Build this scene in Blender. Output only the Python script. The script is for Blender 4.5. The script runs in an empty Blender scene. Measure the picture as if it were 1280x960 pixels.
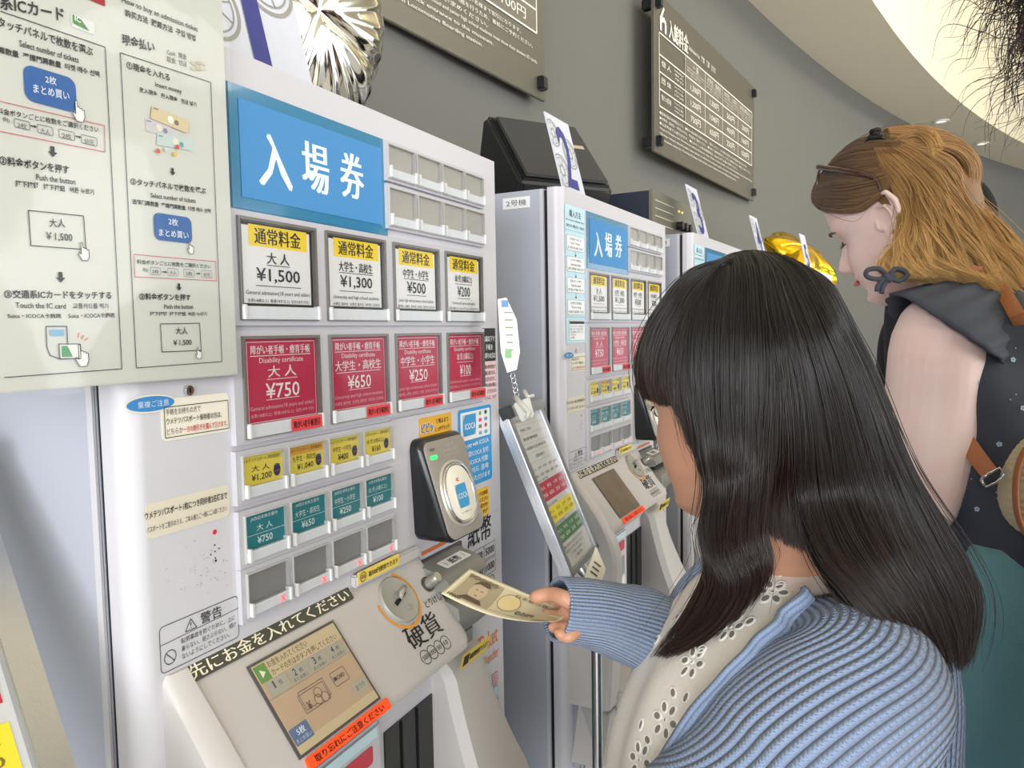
import bpy, bmesh, math, random
import numpy as np
from mathutils import Vector, Matrix
PI = math.pi
# ------------------------------------------------------------------ camera
CZ = 1.42
YAW, PITCH, ROLL, FPX = [math.radians(25.3859), math.radians(3.938), math.radians(-0.9928), 956.9]
def cam_axes():
    F = Vector((math.cos(YAW) * math.cos(PITCH), math.sin(YAW) * math.cos(PITCH), -math.sin(PITCH)))
    R = F.cross(Vector((0, 0, 1))).normalized(); U = R.cross(F)
    return R * math.cos(ROLL) + U * math.sin(ROLL), U * math.cos(ROLL) - R * math.sin(ROLL), F
CR, CU, CF = cam_axes()
CP = Vector((0, -.5, CZ))
cd = bpy.data.cameras.new('camera'); cam = bpy.data.objects.new('camera', cd)
bpy.context.scene.collection.objects.link(cam); bpy.context.scene.camera = cam
cam.matrix_world = Matrix(((CR.x, CU.x, -CF.x, CP.x), (CR.y, CU.y, -CF.y, CP.y), (CR.z, CU.z, -CF.z, CP.z), (0, 0, 0, 1)))
cd.sensor_width = 36; cd.lens = 36 * FPX / 1280; cd.clip_start = .02
def ray(px, py): return CR * ((px - 640) / FPX) - CU * ((py - 480) / FPX) + CF
def atd(px, py, d): return CP + ray(px, py) * d                      # a point of the place at forward depth d
def atpl(px, py, P0, n):
    v = ray(px, py); return CP + v * ((P0 - CP).dot(n) / v.dot(n))
# ------------------------------------------------------------------ sky, lights, exposure
sc = bpy.context.scene
w = bpy.data.worlds.new('sky'); sc.world = w; w.use_nodes = True
bg = w.node_tree.nodes['Background']; bg.inputs[0].default_value = (.86, .93, 1, 1); bg.inputs[1].default_value = 1.5
def area(name, loc, target, sx, sy, power, col):
    l = bpy.data.lights.new(name, 'AREA'); l.shape = 'RECTANGLE'; l.size = sx; l.size_y = sy; l.energy = power; l.color = col
    o = bpy.data.objects.new(name, l); sc.collection.objects.link(o); o.location = loc
    o.rotation_euler = (Vector(target) - Vector(loc)).to_track_quat('-Z', 'Y').to_euler(); return o
area('daylight_fill', (2.6, -6.2, 1.8), (1.3, -.3, 1.1), 5, 2.8, 130, (1, .985, .96))  # unseen daylight added to reach machine fronts and the woman's back
area('daylight_fill', (-9, -1.3, 2.4), (1.5, -.4, 1.2), 4.5, 3.0, 470, (.96, .98, 1))  # strong light added behind the camera for the sides turned towards it
area('daylight_fill', (-8.5, -6.0, 2.2), (1.5, -.4, 1.2), 4.5, 3.0, 300, (.96, .98, 1))  # split off that added light to reach the second machine's side
for lx_, ly_ in ((2.4, -6.2), (6.6, -6.6)): area('overhead_fill', (lx_, ly_, 4.66), (lx_, ly_, 0), 2.4, 1.6, 45, (1, .98, .95))  # unseen fill added overhead for surfaces that face up
area('cove_light', (5.2, -3.2, 4.25), (6.5, -1.0, 4.3), 5, .3, 60, (1, .93, .78))
sc.view_settings.view_transform = 'Standard'; sc.view_settings.look = 'None'; sc.view_settings.gamma = 1
sc.view_settings.use_curve_mapping = False
sc.view_settings.exposure = 0.30
# ------------------------------------------------------------------ helpers
COL = sc.collection
def s2l(c): return tuple((v / 255 / 12.92 if v / 255 <= .04045 else ((v / 255 + .055) / 1.055) ** 2.4) for v in c)
MATS = {}
def mat(name, rgb, rough=.5, metal=0., vary=.04, scale=8., bump=0., bscale=60., spec=.5, emit=0., coat=0., trans=0., alpha=1.):
    if name in MATS: return MATS[name]
    m = bpy.data.materials.new(name); m.use_nodes = True; nt = m.node_tree; b = nt.nodes['Principled BSDF']
    c = s2l(rgb)
    b.inputs['Roughness'].default_value = rough; b.inputs['Metallic'].default_value = metal
    b.inputs['Specular IOR Level'].default_value = spec
    b.inputs['Coat Weight'].default_value = coat; b.inputs['Transmission Weight'].default_value = trans
    b.inputs['Alpha'].default_value = alpha
    tc = nt.nodes.new('ShaderNodeTexCoord'); nz = nt.nodes.new('ShaderNodeTexNoise'); nz.inputs['Scale'].default_value = scale
    nz.inputs['Detail'].default_value = 3
    nt.links.new(tc.outputs['Object'], nz.inputs['Vector'])
    mx = nt.nodes.new('ShaderNodeMix'); mx.data_type = 'RGBA'
    mx.inputs[6].default_value = tuple(max(0, v * (1 - vary)) for v in c) + (1,); mx.inputs[7].default_value = tuple(v * (1 + vary) for v in c) + (1,)
    nt.links.new(nz.outputs[0], mx.inputs[0]); nt.links.new(mx.outputs[2], b.inputs['Base Color'])
    if emit:
        b.inputs['Emission Color'].default_value = c + (1,); b.inputs['Emission Strength'].default_value = emit
    if bump:
        n2 = nt.nodes.new('ShaderNodeTexNoise'); n2.inputs['Scale'].default_value = bscale; nt.links.new(tc.outputs['Object'], n2.inputs['Vector'])
        bp = nt.nodes.new('ShaderNodeBump'); bp.inputs['Strength'].default_value = bump; bp.inputs['Distance'].default_value = .002
        nt.links.new(n2.outputs[0], bp.inputs['Height']); nt.links.new(bp.outputs[0], b.inputs['Normal'])
    MATS[name] = m; return m
WHITE = mat('machine_white', (204, 202, 208), .38, bump=.05, bscale=400, vary=.015)
SIDE = mat('machine_side_grey', (180, 184, 196), .45, vary=.02)
HOUS = mat('button_housing_grey', (190, 189, 196), .4, vary=.015)
CONS = mat('console_grey', (194, 189, 187), .42, vary=.02)
GUN = mat('slot_grey', (128, 127, 122), .4, vary=.03)
BLACKP = mat('black_plastic', (24, 26, 30), .28, vary=.05)
DARK = mat('dark_gap', (8, 8, 9), .7)
CHROME = mat('chrome', (205, 206, 208), .16, 1.)
ALU = mat('brushed_aluminium', (196, 198, 202), .3, 1., bump=.05, bscale=500)
STRIPM = mat('frosted_strip', (204, 208, 214), .3, vary=.06, scale=120)
RIM = mat('button_rim', (96, 92, 90), .35, vary=.1)
CLEARBACK = mat('clear_button_backing', (182, 178, 172), .3, vary=.08, scale=40)
def glass_mat(name, tint=(1, 1, 1), fac=.12, rough=.05):
    m = bpy.data.materials.new(name); m.use_nodes = True; nt = m.node_tree; nt.nodes.clear()
    o = nt.nodes.new('ShaderNodeOutputMaterial'); mx = nt.nodes.new('ShaderNodeMixShader'); t = nt.nodes.new('ShaderNodeBsdfTransparent'); g = nt.nodes.new('ShaderNodeBsdfGlossy')
    f = nt.nodes.new('ShaderNodeFresnel'); f.inputs[0].default_value = 1.45
    t.inputs[0].default_value = tint + (1,); g.inputs['Roughness'].default_value = rough
    a = nt.nodes.new('ShaderNodeMath'); a.operation = 'MULTIPLY'; a.inputs[1].default_value = fac / .12 * .5
    tc = nt.nodes.new('ShaderNodeTexCoord'); nz = nt.nodes.new('ShaderNodeTexNoise'); nz.inputs['Scale'].default_value = 25
    bp = nt.nodes.new('ShaderNodeBump'); bp.inputs['Strength'].default_value = .15; bp.inputs['Distance'].default_value = .002
    nt.links.new(tc.outputs['Object'], nz.inputs[0]); nt.links.new(nz.outputs[0], bp.inputs['Height']); nt.links.new(bp.outputs[0], g.inputs['Normal'])
    nt.links.new(f.outputs[0], a.inputs[0]); nt.links.new(a.outputs[0], mx.inputs[0]); nt.links.new(t.outputs[0], mx.inputs[1]); nt.links.new(g.outputs[0], mx.inputs[2]); nt.links.new(mx.outputs[0], o.inputs[0])
    MATS[name] = m; return m
CLEAR = glass_mat('clear_plastic_cover')
def link(o, parent=None):
    COL.objects.link(o)
    if parent is not None: o.parent = parent
    return o
def empty(name, loc=(0, 0, 0), rz=0):
    o = bpy.data.objects.new(name, None); o.empty_display_size = .05; COL.objects.link(o); o.location = loc; o.rotation_euler = (0, 0, rz); return o
def tag(o, label, cat, group=None, kind=None):
    o['label'] = label
    if cat: o['category'] = cat
    if group: o['group'] = group
    if kind: o['kind'] = kind
    return o
class MB:
    def __init__(s): s.v = []; s.f = []; s.uv = None
    def add(s, vs, fs):
        n = len(s.v); s.v += [tuple(v) for v in vs]; s.f += [tuple(i + n for i in f) for f in fs]; return s
    def box(s, x0, x1, y0, y1, z0, z1):
        return s.add([(x0, y0, z0), (x1, y0, z0), (x1, y1, z0), (x0, y1, z0), (x0, y0, z1), (x1, y0, z1), (x1, y1, z1), (x0, y1, z1)],
                     [(0, 3, 2, 1), (4, 5, 6, 7), (0, 1, 5, 4), (1, 2, 6, 5), (2, 3, 7, 6), (3, 0, 4, 7)])
    def prism(s, poly, axis, a, b):
        # poly: list of 2-D points; extruded along axis from a to b
        def P(p, t): return {'x': (t, p[0], p[1]), 'y': (p[0], t, p[1]), 'z': (p[0], p[1], t)}[axis]
        n = len(poly)
        return s.add([P(p, a) for p in poly] + [P(p, b) for p in poly],
                     [tuple(range(n)), tuple(range(2 * n - 1, n - 1, -1))] + [(i, i + n, (i + 1) % n + n, (i + 1) % n) for i in range(n)])
    def tube(s, pts, r, n=10, cap=True):
        pts = [Vector(p) for p in pts]; rs = r if isinstance(r, (list, tuple)) else [r] * len(pts)
        rings = []; up = Vector((0, 0, 1))
        for i, p in enumerate(pts):
            t = (pts[min(i + 1, len(pts) - 1)] - pts[max(i - 1, 0)]).normalized()
            if i == 0:
                a = t.cross(up) if abs(t.z) < .9 else t.cross(Vector((1, 0, 0)))
            else:
                a = pa - t * pa.dot(t)
            a.normalize(); pa = a; b = t.cross(a)
            rings.append([p + (a * math.cos(2 * PI * k / n) + b * math.sin(2 * PI * k / n)) * rs[i] for k in range(n)])
        return s.loft(rings, cap)
    def loft(s, rings, cap=True, closed=True):
        n = len(rings[0]); vs = [v for r in rings for v in r]; fs = []
        for i in range(len(rings) - 1):
            for k in range(n if closed else n - 1):
                k2 = (k + 1) % n; fs.append((i * n + k, i * n + k2, (i + 1) * n + k2, (i + 1) * n + k))
        if cap and closed: fs += [tuple(range(n - 1, -1, -1)), tuple((len(rings) - 1) * n + k for k in range(n))]
        return s.add(vs, fs)
    def build(s, name, m, parent=None, smooth=False, bevel=0, seg=2, loc=None, sub=0, fix=True, weld=False):
        me = bpy.data.meshes.new(name); me.from_pydata(s.v, [], s.f); me.materials.append(m)
        if fix:
            bm = bmesh.new(); bm.from_mesh(me)
            if weld: bmesh.ops.remove_doubles(bm, verts=bm.verts, dist=1e-5)
            if bevel: bmesh.ops.bevel(bm, geom=bm.edges[:], offset=bevel, segments=seg, affect='EDGES', clamp_overlap=True)
            bmesh.ops.recalc_face_normals(bm, faces=bm.faces); bm.to_mesh(me); bm.free()
        if smooth: 
            for p in me.polygons: p.use_smooth = True
        o = bpy.data.objects.new(name, me); link(o, parent)
        if loc: o.location = loc
        if sub:
            md = o.modifiers.new('s', 'SUBSURF'); md.levels = sub; md.render_levels = sub
        return o
def smooth_angle(o, deg=40):
    for p in o.data.polygons: p.use_smooth = True
    bm = bmesh.new(); bm.from_mesh(o.data); a = math.radians(deg)
    for e in bm.edges:
        if len(e.link_faces) == 2 and e.calc_face_angle(0) > a: e.smooth = False
    bm.to_mesh(o.data); bm.free(); return o
def rrect(x0, x1, y0, y1, r, n=5):
    pts = []
    for cx, cy, a in ((x1 - r, y1 - r, 0), (x0 + r, y1 - r, 90), (x0 + r, y0 + r, 180), (x1 - r, y0 + r, 270)):
        for k in range(n + 1):
            t = math.radians(a + 90 * k / n); pts.append((cx + r * math.cos(t), cy + r * math.sin(t)))
    return pts
# ---- flat print: lettering and graphics, one mesh per colour, on a plane (origin, u, v)
GLYPH = {}
def glyphs(s, bold=0):
    k = (s, bold)
    if k in GLYPH: return GLYPH[k]
    c = bpy.data.curves.new('t', 'FONT'); c.body = s; c.resolution_u = 2; c.offset = bold
    o = bpy.data.objects.new('t', c); COL.objects.link(o)
    me = bpy.data.meshes.new_from_object(o.evaluated_get(bpy.context.evaluated_depsgraph_get()))
    v = np.empty(len(me.vertices) * 3); me.vertices.foreach_get('co', v); v = v.reshape(-1, 3)[:, :2]
    fs = [tuple(p.vertices) for p in me.polygons]
    bpy.data.objects.remove(o); bpy.data.curves.remove(c); bpy.data.meshes.remove(me)
    if len(v): v = (v - v.min(0)) / np.maximum(v.max(0) - v.min(0), 1e-6), v.max(0) - v.min(0)
    else: v = (v, np.array([1., 1.]))
    GLYPH[k] = (v[0], fs, v[1]); return GLYPH[k]
INK = {}
def ink(rgb):
    k = 'print_%d_%d_%d' % tuple(rgb); return mat(k, rgb, .45, vary=.01)
class Sheet:
    def __init__(s, O=(0, 0, 0), u=(1, 0, 0), v=(0, 0, 1), step=.00025):
        s.O = Vector(O); s.u = Vector(u).normalized(); s.v = Vector(v).normalized(); s.n = s.u.cross(s.v).normalized(); s.step = step; s.d = {}; s.skew = 0
        # n points out of the sheet, towards the reader
    def P(s, x, y, L): return s.O + s.u * x + s.v * y + s.n * (L * s.step)
    def px(s, x, y):
        p = atpl(x, y, s.O, s.n) - s.O; return p.dot(s.u), p.dot(s.v)
    def mesh(s, c, pts, fs, L):
        m = s.d.setdefault(tuple(c), MB()); m.add([s.P(x, y, L) for x, y in pts], fs)
    def poly(s, c, pts, L=1): s.mesh(c, pts, [tuple(range(len(pts)))], L)
    def rect(s, c, x0, y0, x1, y1, L=1, r=0):
        s.poly(c, rrect(x0, x1, y0, y1, r) if r else [(x0, y0), (x1, y0), (x1, y1), (x0, y1)], L)
    def line(s, c, x0, y0, x1, y1, w, L=1):
        d = Vector((x1 - x0, y1 - y0)).normalized() * (w / 2); n = Vector((-d.y, d.x))
        s.mesh(c, [(x0 - n.x, y0 - n.y), (x1 - n.x, y1 - n.y), (x1 + n.x, y1 + n.y), (x0 + n.x, y0 + n.y)], [(0, 1, 2, 3)], L)
    def path(s, c, pts, w, L=1, close=False):
        q = pts + [pts[0]] if close else pts
        for a, b in zip(q[:-1], q[1:]): s.line(c, a[0], a[1], b[0], b[1], w, L)
    def frame(s, c, x0, y0, x1, y1, w, L=1, r=0): s.path(c, rrect(x0, x1, y0, y1, r) if r else [(x0, y0), (x1, y0), (x1, y1), (x0, y1)], w, L, True)
    def disc(s, c, x, y, r, L=1, ry=None, n=20): s.poly(c, [(x + r * math.cos(2 * PI * k / n), y + (ry or r) * math.sin(2 * PI * k / n)) for k in range(n)], L)
    def ring(s, c, x, y, r, w, L=1, a0=0, a1=360, n=32, ry=None):
        k = n; P = []
        for i in range(k + 1):
            a = math.radians(a0 + (a1 - a0) * i / k); q = (ry or r) / r
            P += [(x + (r - w / 2) * math.cos(a), y + (r - w / 2) * math.sin(a) * q), (x + (r + w / 2) * math.cos(a), y + (r + w / 2) * math.sin(a) * q)]
        s.mesh(c, P, [(2 * i, 2 * i + 1, 2 * i + 3, 2 * i + 2) for i in range(k)], L)
    def text(s, c, t, x, y, w=None, h=None, L=2, bold=0, al='c'):
        if bold and len(t) <= 14 and any(ord(q) > 0x3000 for q in t):   # heavy kanji: the glyph is laid down thrice, a hair apart
            if h is None: h = w * glyphs(t)[2][1] / glyphs(t)[2][0]
            for dx in (-1, 0, 1): s.text(c, t, x + dx * bold * h, y, w, h, L + .2 * dx, 0, al)
            return
        V, fs, wh = glyphs(t, bold)
        if w is None: w = h * wh[0] / wh[1]
        if h is None: h = w * wh[1] / wh[0]
        x0 = x - w / 2 if al == 'c' else x
        s.mesh(c, [(x0 + a * w, y - h / 2 + b * h) for a, b in V], fs, L)
    def textp(s, c, t, xl, yl, xr, yr, hp, L=2, bold=0):
        # photo-measured: left-bottom and right-bottom of the line on the sheet and its height at the left end
        a = s.px(xl, yl); b = s.px(xr, yr); h = s.px(xl, yl - hp)[1] - a[1]; V, fs, wh = glyphs(t, bold)
        s.mesh(c, [(a[0] + p * (b[0] - a[0]), a[1] + p * (b[1] - a[1]) + q * h) for p, q in V], fs, L)
    def build(s, parent, name='lettering', mats=None, smoothname=None):
        out = []
        for c, m in s.d.items():
            out.append(m.build(name, (mats or {}).get(c) or ink(c), parent, fix=False))
        return out
def children(o): return [c for c in bpy.data.objects if c.parent is o]
def build_kids():
    K = {}
    for o in bpy.data.objects:
        if o.parent: K.setdefault(o.parent.name, []).append(o)
    return K
def copy_tree(o, parent, K, skip=()):
    c = o.copy(); COL.objects.link(c); c.parent = parent
    for ch in K.get(o.name, []):
        if ch.name.split('.')[0] in skip or ch.get('only'): continue
        copy_tree(ch, c, K, skip)
    return c
# ------------------------------------------------------------------ the hall
FLOORM = mat('floor_grey', (186, 184, 180), .35, vary=.05, scale=3)
WALLM = mat('wall_grey_paint', (106, 105, 100), .8, vary=.02, scale=2, bump=.1, bscale=40)
SOFM = mat('soffit_paint', (226, 218, 200), .8, vary=.02)
CREAM = mat('raised_ceiling_cream', (232, 222, 196), .8, vary=.01)
RC, WX, WY = 26.0, .15, .69
def wall_pt(a, off=0):      # a: angle along the arc, off: towards the hall
    return (WX + (RC - off) * math.sin(a), WY - RC + (RC - off) * math.cos(a))
A0, A1 = -.22, .75
N = 60
arc = [wall_pt(A0 + (A1 - A0) * i / N) for i in range(N + 1)]
back = [wall_pt(A0 + (A1 - A0) * i / N, -.2) for i in range(N + 1)]
CEIL = CZ + 2.0
m = MB(); m.loft([[(*p, 0) for p in arc], [(*p, CEIL) for p in arc]], closed=False); m.loft([[(*p, 0) for p in back], [(*p, CEIL) for p in back]], closed=False)
tag(m.build('wall_left', WALLM, smooth=True, fix=False), 'curved grey painted wall behind the ticket machines', None, kind='structure')
m = MB().box(-7, 24, -14, 2, -.1, 0); tag(m.build('floor', FLOORM), 'smooth grey hall floor', None, kind='structure')
pe = np.array([(5.37, -.455), (6.30, -.659), (7.845, -1.06), (9.20, -1.536), (10.40, -1.984)])
Afit = np.c_[pe, np.ones(len(pe))]; sol = np.linalg.lstsq(Afit, -(pe ** 2).sum(1), rcond=None)[0]
oc = -sol[:2] / 2; orr = math.sqrt((oc ** 2).sum() - sol[2])
a_of = lambda x, y: math.atan2(y - oc[1], x - oc[0])
a_m = a_of(7.8, -1.06)
edge = [(oc[0] + orr * math.cos(a_m + t), oc[1] + orr * math.sin(a_m + t)) for t in np.linspace(.62, -.75, N + 1)]
m = MB(); m.loft([[(*p, CEIL) for p in back], [(*p, CEIL) for p in edge]], closed=False); m.loft([[(*p, CEIL + .12) for p in back], [(*p, CEIL + .12) for p in edge]], closed=False)

tag(m.build('ceiling', SOFM, fix=False), 'lowered grey ceiling soffit following the curved wall', None, kind='structure')
m = MB(); m.loft([[(*p, CEIL) for p in edge], [(*p, CEIL + 1.3) for p in edge]], closed=False)
tag(m.build('trim_1', CREAM, smooth=True, fix=False), 'cream curved fascia of the raised ceiling', None, kind='structure')
m = MB().box(-7, 24, -14, 2.5, CEIL + 1.3, CEIL + 1.4); tag(m.build('ceiling', CREAM), 'cream raised ceiling', None, kind='structure')
for i, (px, py) in enumerate(((1177, 151), (1228, 179))):
    p = atpl(px, py, Vector((0, 0, CEIL)), Vector((0, 0, 1)))
    t = empty('downlight', (p.x, p.y, CEIL - .001)); tag(t, ['round recessed downlight in the soffit nearer the camera', 'round recessed downlight in the soffit farther along'][i], 'ceiling light', 'downlights in the soffit')
    m = MB(); R = [(.075, 0), (.075, -.010), (.052, -.012), (.048, 0)]
    m.loft([[(r * math.cos(k * PI / 12), r * math.sin(k * PI / 12), z) for k in range(24)] for r, z in R], cap=False); m.build('rim', mat('lamp_rim', (235, 233, 228), .4), t, smooth=True)
    m = MB(); m.loft([[(r * math.cos(k * PI / 12), r * math.sin(k * PI / 12), z) for k in range(24)] for r, z in ((.048, -.003), (.001, -.003))], cap=False); m.build('lamp', mat('lamp_glow', (255, 240, 215), .5, emit=1.2), t)
# ---- wall signs: brown-grey acrylic boards with white print
SIGNM = mat('sign_brown_grey', (92, 88, 78), .3, vary=.03, scale=5)
def wall_sign(L, Rr, ztop, zbot, label):
    L = Vector(L); Rr = Vector(Rr); W = (Rr - L).length; u = (Rr - L).normalized()
    t = empty('wall_sign', (L.x, L.y, zbot), math.atan2(u.y, u.x)); tag(t, label, 'sign', 'admission price boards on the wall')
    H = ztop - zbot
    MB().box(0, W, -.006, .006, 0, H).build('board', SIGNM, t, bevel=.002)
    for x in (.04, W - .04):
        for z in (.05, H - .05):
            MB().box(x - .018, x + .018, -.03, .06, z - .022, z + .022).build('clip', BLACKP, t, bevel=.004)
    s = Sheet((0, -.008, 0), step=.0008); w = (236, 233, 222); g = (112, 106, 92)
    s.poly(w, [(.07, H-.155), (.07, H-.10), (.115, H-.045), (.128, H-.05), (.092, H-.1), (.092, H-.155)]); s.path(w, [(.085, H-.112), (.105, H-.1), (.128, H-.1), (.14, H-.112), (.14, H-.155)], .022)
    s.text(w, '入館料金', .31, H - .115, .26, .085, bold=.03)
    s.text(w, 'Admission fee   門票   门票   입장료', .66, H - .12, .42, .03)
    x0, x1 = .06, W - .06; cols = [x0, x0 + .34, x0 + .34 + .31, x0 + .34 + .31 * 2, x0 + .34 + .31 * 3, x1]
    zt, zs = H - .17, [H - .17, H - .29, H - .375, H - .46, H - .545]
    k = H / .7
    zs = [H - .17 * k, H - .265 * k, H - .34 * k, H - .415 * k, H - .49 * k]
    cols[-1] = x1
    for i in range(1, 5): cols[i] = x0 + .34 + (x1 - x0 - .34) * (i - 1) / 4 if i > 1 else x0 + .34
    for z in zs: s.line(w, x0, z, x1, z, .006)
    for x in cols: s.line(w, x, zs[0], x, zs[-1], .006 if x in (x0, x1) else .004)
    s.rect(g, cols[1], zs[-1], x1, zs[0], .5)
    heads = ['一 般', '大学生・高校生', '中学生・小学生', '幼児(3歳以上)']
    for i, hh in enumerate(heads):
        cx = (cols[i + 1] + cols[i + 2]) / 2; cw = cols[i + 2] - cols[i + 1]
        s.text(w, hh, cx, zs[0] - .028 * k, cw * (.3 if i == 0 else .8), .03)
        for j, tt in enumerate(['General admission (18 years and older)', '全票 (18歳以上) 普通 (18岁以上)', '일반 (18세 이상)']): s.text(w, tt, cx, zs[0] - (.05 + .014 * j) * k, cw * (.85 if j < 2 else .5), .009)
    rows = [('個 人', ['1,500円', '1,300円', '500円', '200円']), ('団 体', ['1,200円', '1,040円', '400円', '160円']), ('障がい者手帳', ['750円', '650円', '250円', '100円'])]
    for r, (nm, vals) in enumerate(rows):
        z = (zs[r + 1] + zs[r + 2]) / 2
        s.text(w, nm, x0 + .085, z + .006, .12, .026)
        for j in range(3): s.text(w, ['Individual', '個人', '개인'][j] if r == 0 else ['Groups of 20 or more', '20名以上 团体', '단체 20명'][j], x0 + .25, z + .02 - .018 * j, .12, .01)
        for i, vv in enumerate(vals): s.text(w, vv, (cols[i + 1] + cols[i + 2]) / 2, z, .15, .035, bold=.01)
    foot = ['●団体料金は20名様以上です。●障がい者手帳をお持ちの方は、ご提示ください。ご本人様と付き添いの方1名様まで割引になります。',
            '●大学生・高校生・中学生の方は、学生証をご提示ください。●団体でご来館の際はスムーズなご入館を行うため、事前にご予約ください。',
            '●上記料金で入館できます。●SLスチーム号の乗車券は、SLのりばでお買い求めください。',
            '•Groups are 20 people or more. •Please show your disability certificate at the counter. •University, vocational high school and junior high school students must show their student ID cards.',
            '•Group visitors should make reservations in advance to ensure quick entrance to the museum.',
            'The museum entry fee. •Purchase SL Steam train tickets at the Steam Locomotive Boarding station.']
    for i, tt in enumerate(foot):
        z = zs[-1] - (.028 + .023 * i) * k; s.text(w, tt, x0, z, (x1 - x0) * [.93, .98, .8, 1, .82, .78][i], .014, al='l')
    s.build(t)
SH = .7
wall_sign((3.383, .398), (5.033, .202), CZ + 1.48, CZ + .782, 'brown price board seen whole on the grey wall, above the second and third machines')
# the nearer one: its lower right corner is in view, the same board
ang = math.radians(-5.5); Rp = Vector((2.482, .538)); Lp = Rp - Vector((math.cos(ang), math.sin(ang))) * 1.66
wall_sign(Lp, Rp, CZ + 1.48, CZ + .782, 'brown price board on the grey wall, cut by the top edge, above the nearest machine')
# ------------------------------------------------------------------ ticket machines
MX, MZ = .45, CZ      # local frame of a machine: x - MX; heights are written relative to the camera height and moved by MZ
K_, W_, R_, Y_, T_, B_ = (20, 20, 22), (238, 238, 238), (196, 48, 84), (250, 218, 52), (38, 132, 142), (48, 150, 212)
def X(v): return v - MX
def Z(v): return v + MZ
root1 = empty('ticket_machine', (MX, 0, 0))
def bx(m, x0, x1, y0, y1, z0, z1): return m.box(X(x0), X(x1), y0, y1, Z(z0), Z(z1))
TOP = .2445; LS, RS = .385, 1.0095
# cabinet, seam, door with a rounded front left corner
m = MB(); bx(m, LS + .001, RS - .001, .034, .47, -CZ + .02, TOP - .001); m.build('cabinet', SIDE, root1, bevel=.002)
m = MB(); bx(m, LS + .004, RS - .004, .025, .036, -CZ + .03, TOP - .004); m.build('door_seal', DARK, root1)
m = MB(); bx(m, LS - .0005, LS + .002, .0345, .041, -CZ + .03, TOP - .002); m.build('seam_trim', WHITE, root1)
R0 = .017; poly = [(X(RS), .0265), (X(LS), .0265)] + [(X(LS) + R0 - R0 * math.cos(t), R0 - R0 * math.sin(t)) for t in [PI / 2 * k / 10 for k in range(11)]] + [(X(RS) - .003, 0), (X(RS), .003)]
m = MB(); m.prism(poly, 'z', Z(-CZ + .02), Z(TOP)); smooth_angle(m.build('door', WHITE, root1), 30)
for i in range(4):
    m = MB(); x = (LS + .05, RS - .05)[i % 2]; y = (.06, .42)[i // 2]; m.tube([(X(x), y, 0), (X(x), y, .022)], .02, 14); m.build('foot', BLACKP, root1)
# header panel
m = MB(); bx(m, .4975, .7305, -.0022, .004, .1095, .2160); o = m.build('header_panel', mat('header_blue', (56, 128, 168), .12, coat=.5, vary=.01), root1, bevel=.0008)
s = Sheet((0, -.0025, 0)); s.rect((58, 136, 198), X(.509), Z(.1205), X(.7195), Z(.2045))
FX = [(.540, .162, .041, .0475, '入'), (.596, .1665, .038, .0475, '場'), (.654, .1690, .038, .0465, '券')]
_ = [s.text((225, 240, 246), t, X(x + .012), Z(z - .004), w, h, 2, .03) for x, z, w, h, t in FX]
s.build(o)
# fare buttons -------------------------------------------------------------
def housing(x0, x1, z0, z1, cells, name='button_housing'):
    m = MB(); d = -.0055
    xs = sorted({x0, x1} | {c[0] for c in cells} | {c[1] for c in cells}); zs = sorted({z0, z1} | {c[2] for c in cells} | {c[3] for c in cells})
    def inside(a, b): return any(c[0] <= a <= c[1] and c[2] <= b <= c[3] for c in cells)
    for i in range(len(xs) - 1):
        for j in range(len(zs) - 1):
            if inside((xs[i] + xs[i + 1]) / 2, (zs[j] + zs[j + 1]) / 2): continue
            bx(m, xs[i], xs[i + 1], d, .001, zs[j], zs[j + 1])
    return m.build(name, HOUS, root1)
def button(x0, x1, z0, z1, strip, big, back=CLEARBACK, rim=True, lamp=False):
    # origin at the centre of the cell
    b = MB(); w, h = (x1 - x0) / 2, (z1 - z0) / 2
    t = MB(); f = .0028 if big else .0012; y0, y1 = -.0078, -.001
    for a in ((-w, w, h - f, h), (-w, w, -h, -h + f * .6), (-w, -w + f, -h + f * .6, h - f), (w - f, w, -h + f * .6, h - f)): t.box(a[0], a[1], y0, y1, a[2], a[3])
    o = t.build('fare_button', mat('button_rim_dark', (112, 108, 104), .25, coat=.4, vary=.1) if big and rim else mat('button_rim_clear', (186, 184, 182), .2, coat=.4, vary=.05), root1)
    o.location = (X((x0 + x1) / 2), 0, Z((z0 + z1) / 2))
    MB().box(-w + f, w - f, -.0035, -.001, -h + f, h - f).build('backing', back, o)
    MB().box(-w + .0006, w - .0006, -.0090, -.004, -h + .0008, -h + strip).build('frosted_strip', STRIPM, o, bevel=.0006, seg=1)
    for sx in (-1, 1): MB().box(sx * (w - .0022) - .0011, sx * (w - .0022) + .0011, -.0112, -.004, -h + .001, -h + strip * (1.1 if big else 1.25)).build('side_tab', mat('tab_clear', (214, 214, 214), .15, coat=.4), o)
    MB().add([(-w + f, -.0086, -h + strip), (w - f, -.0086, -h + strip), (w - f, -.0086, h - f), (-w + f, -.0086, h - f)], [(0, 1, 2, 3)]).build('clear_cover', CLEAR, o, fix=False)
    return o, w, h
CX4 = [(.498, .600), (.6145, .7175), (.7325, .8335), (.849, .9505)]
names = ['大 人', '大学生・高校生', '中学生・小学生', '幼 児 (3歳以上)']
en = ['General admission(18 years and older)', 'University and high school students', 'Junior high and elementary school students', 'Children(3 years and older)']
ml = ['全票(18歳以上)  普通(18岁以上)  일반(18세 이상)', '大學生·高中生  大学生·高中生  대학생·고등학생', '國中生·小學生  初中生·小学生  중학생·초등학생', '兒童(3歲以上)  幼儿(3岁以上)  유아(3세 이상)']
LW, CARDW = (250, 250, 250), mat('fare_card_white', (230, 232, 231), .5)
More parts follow.
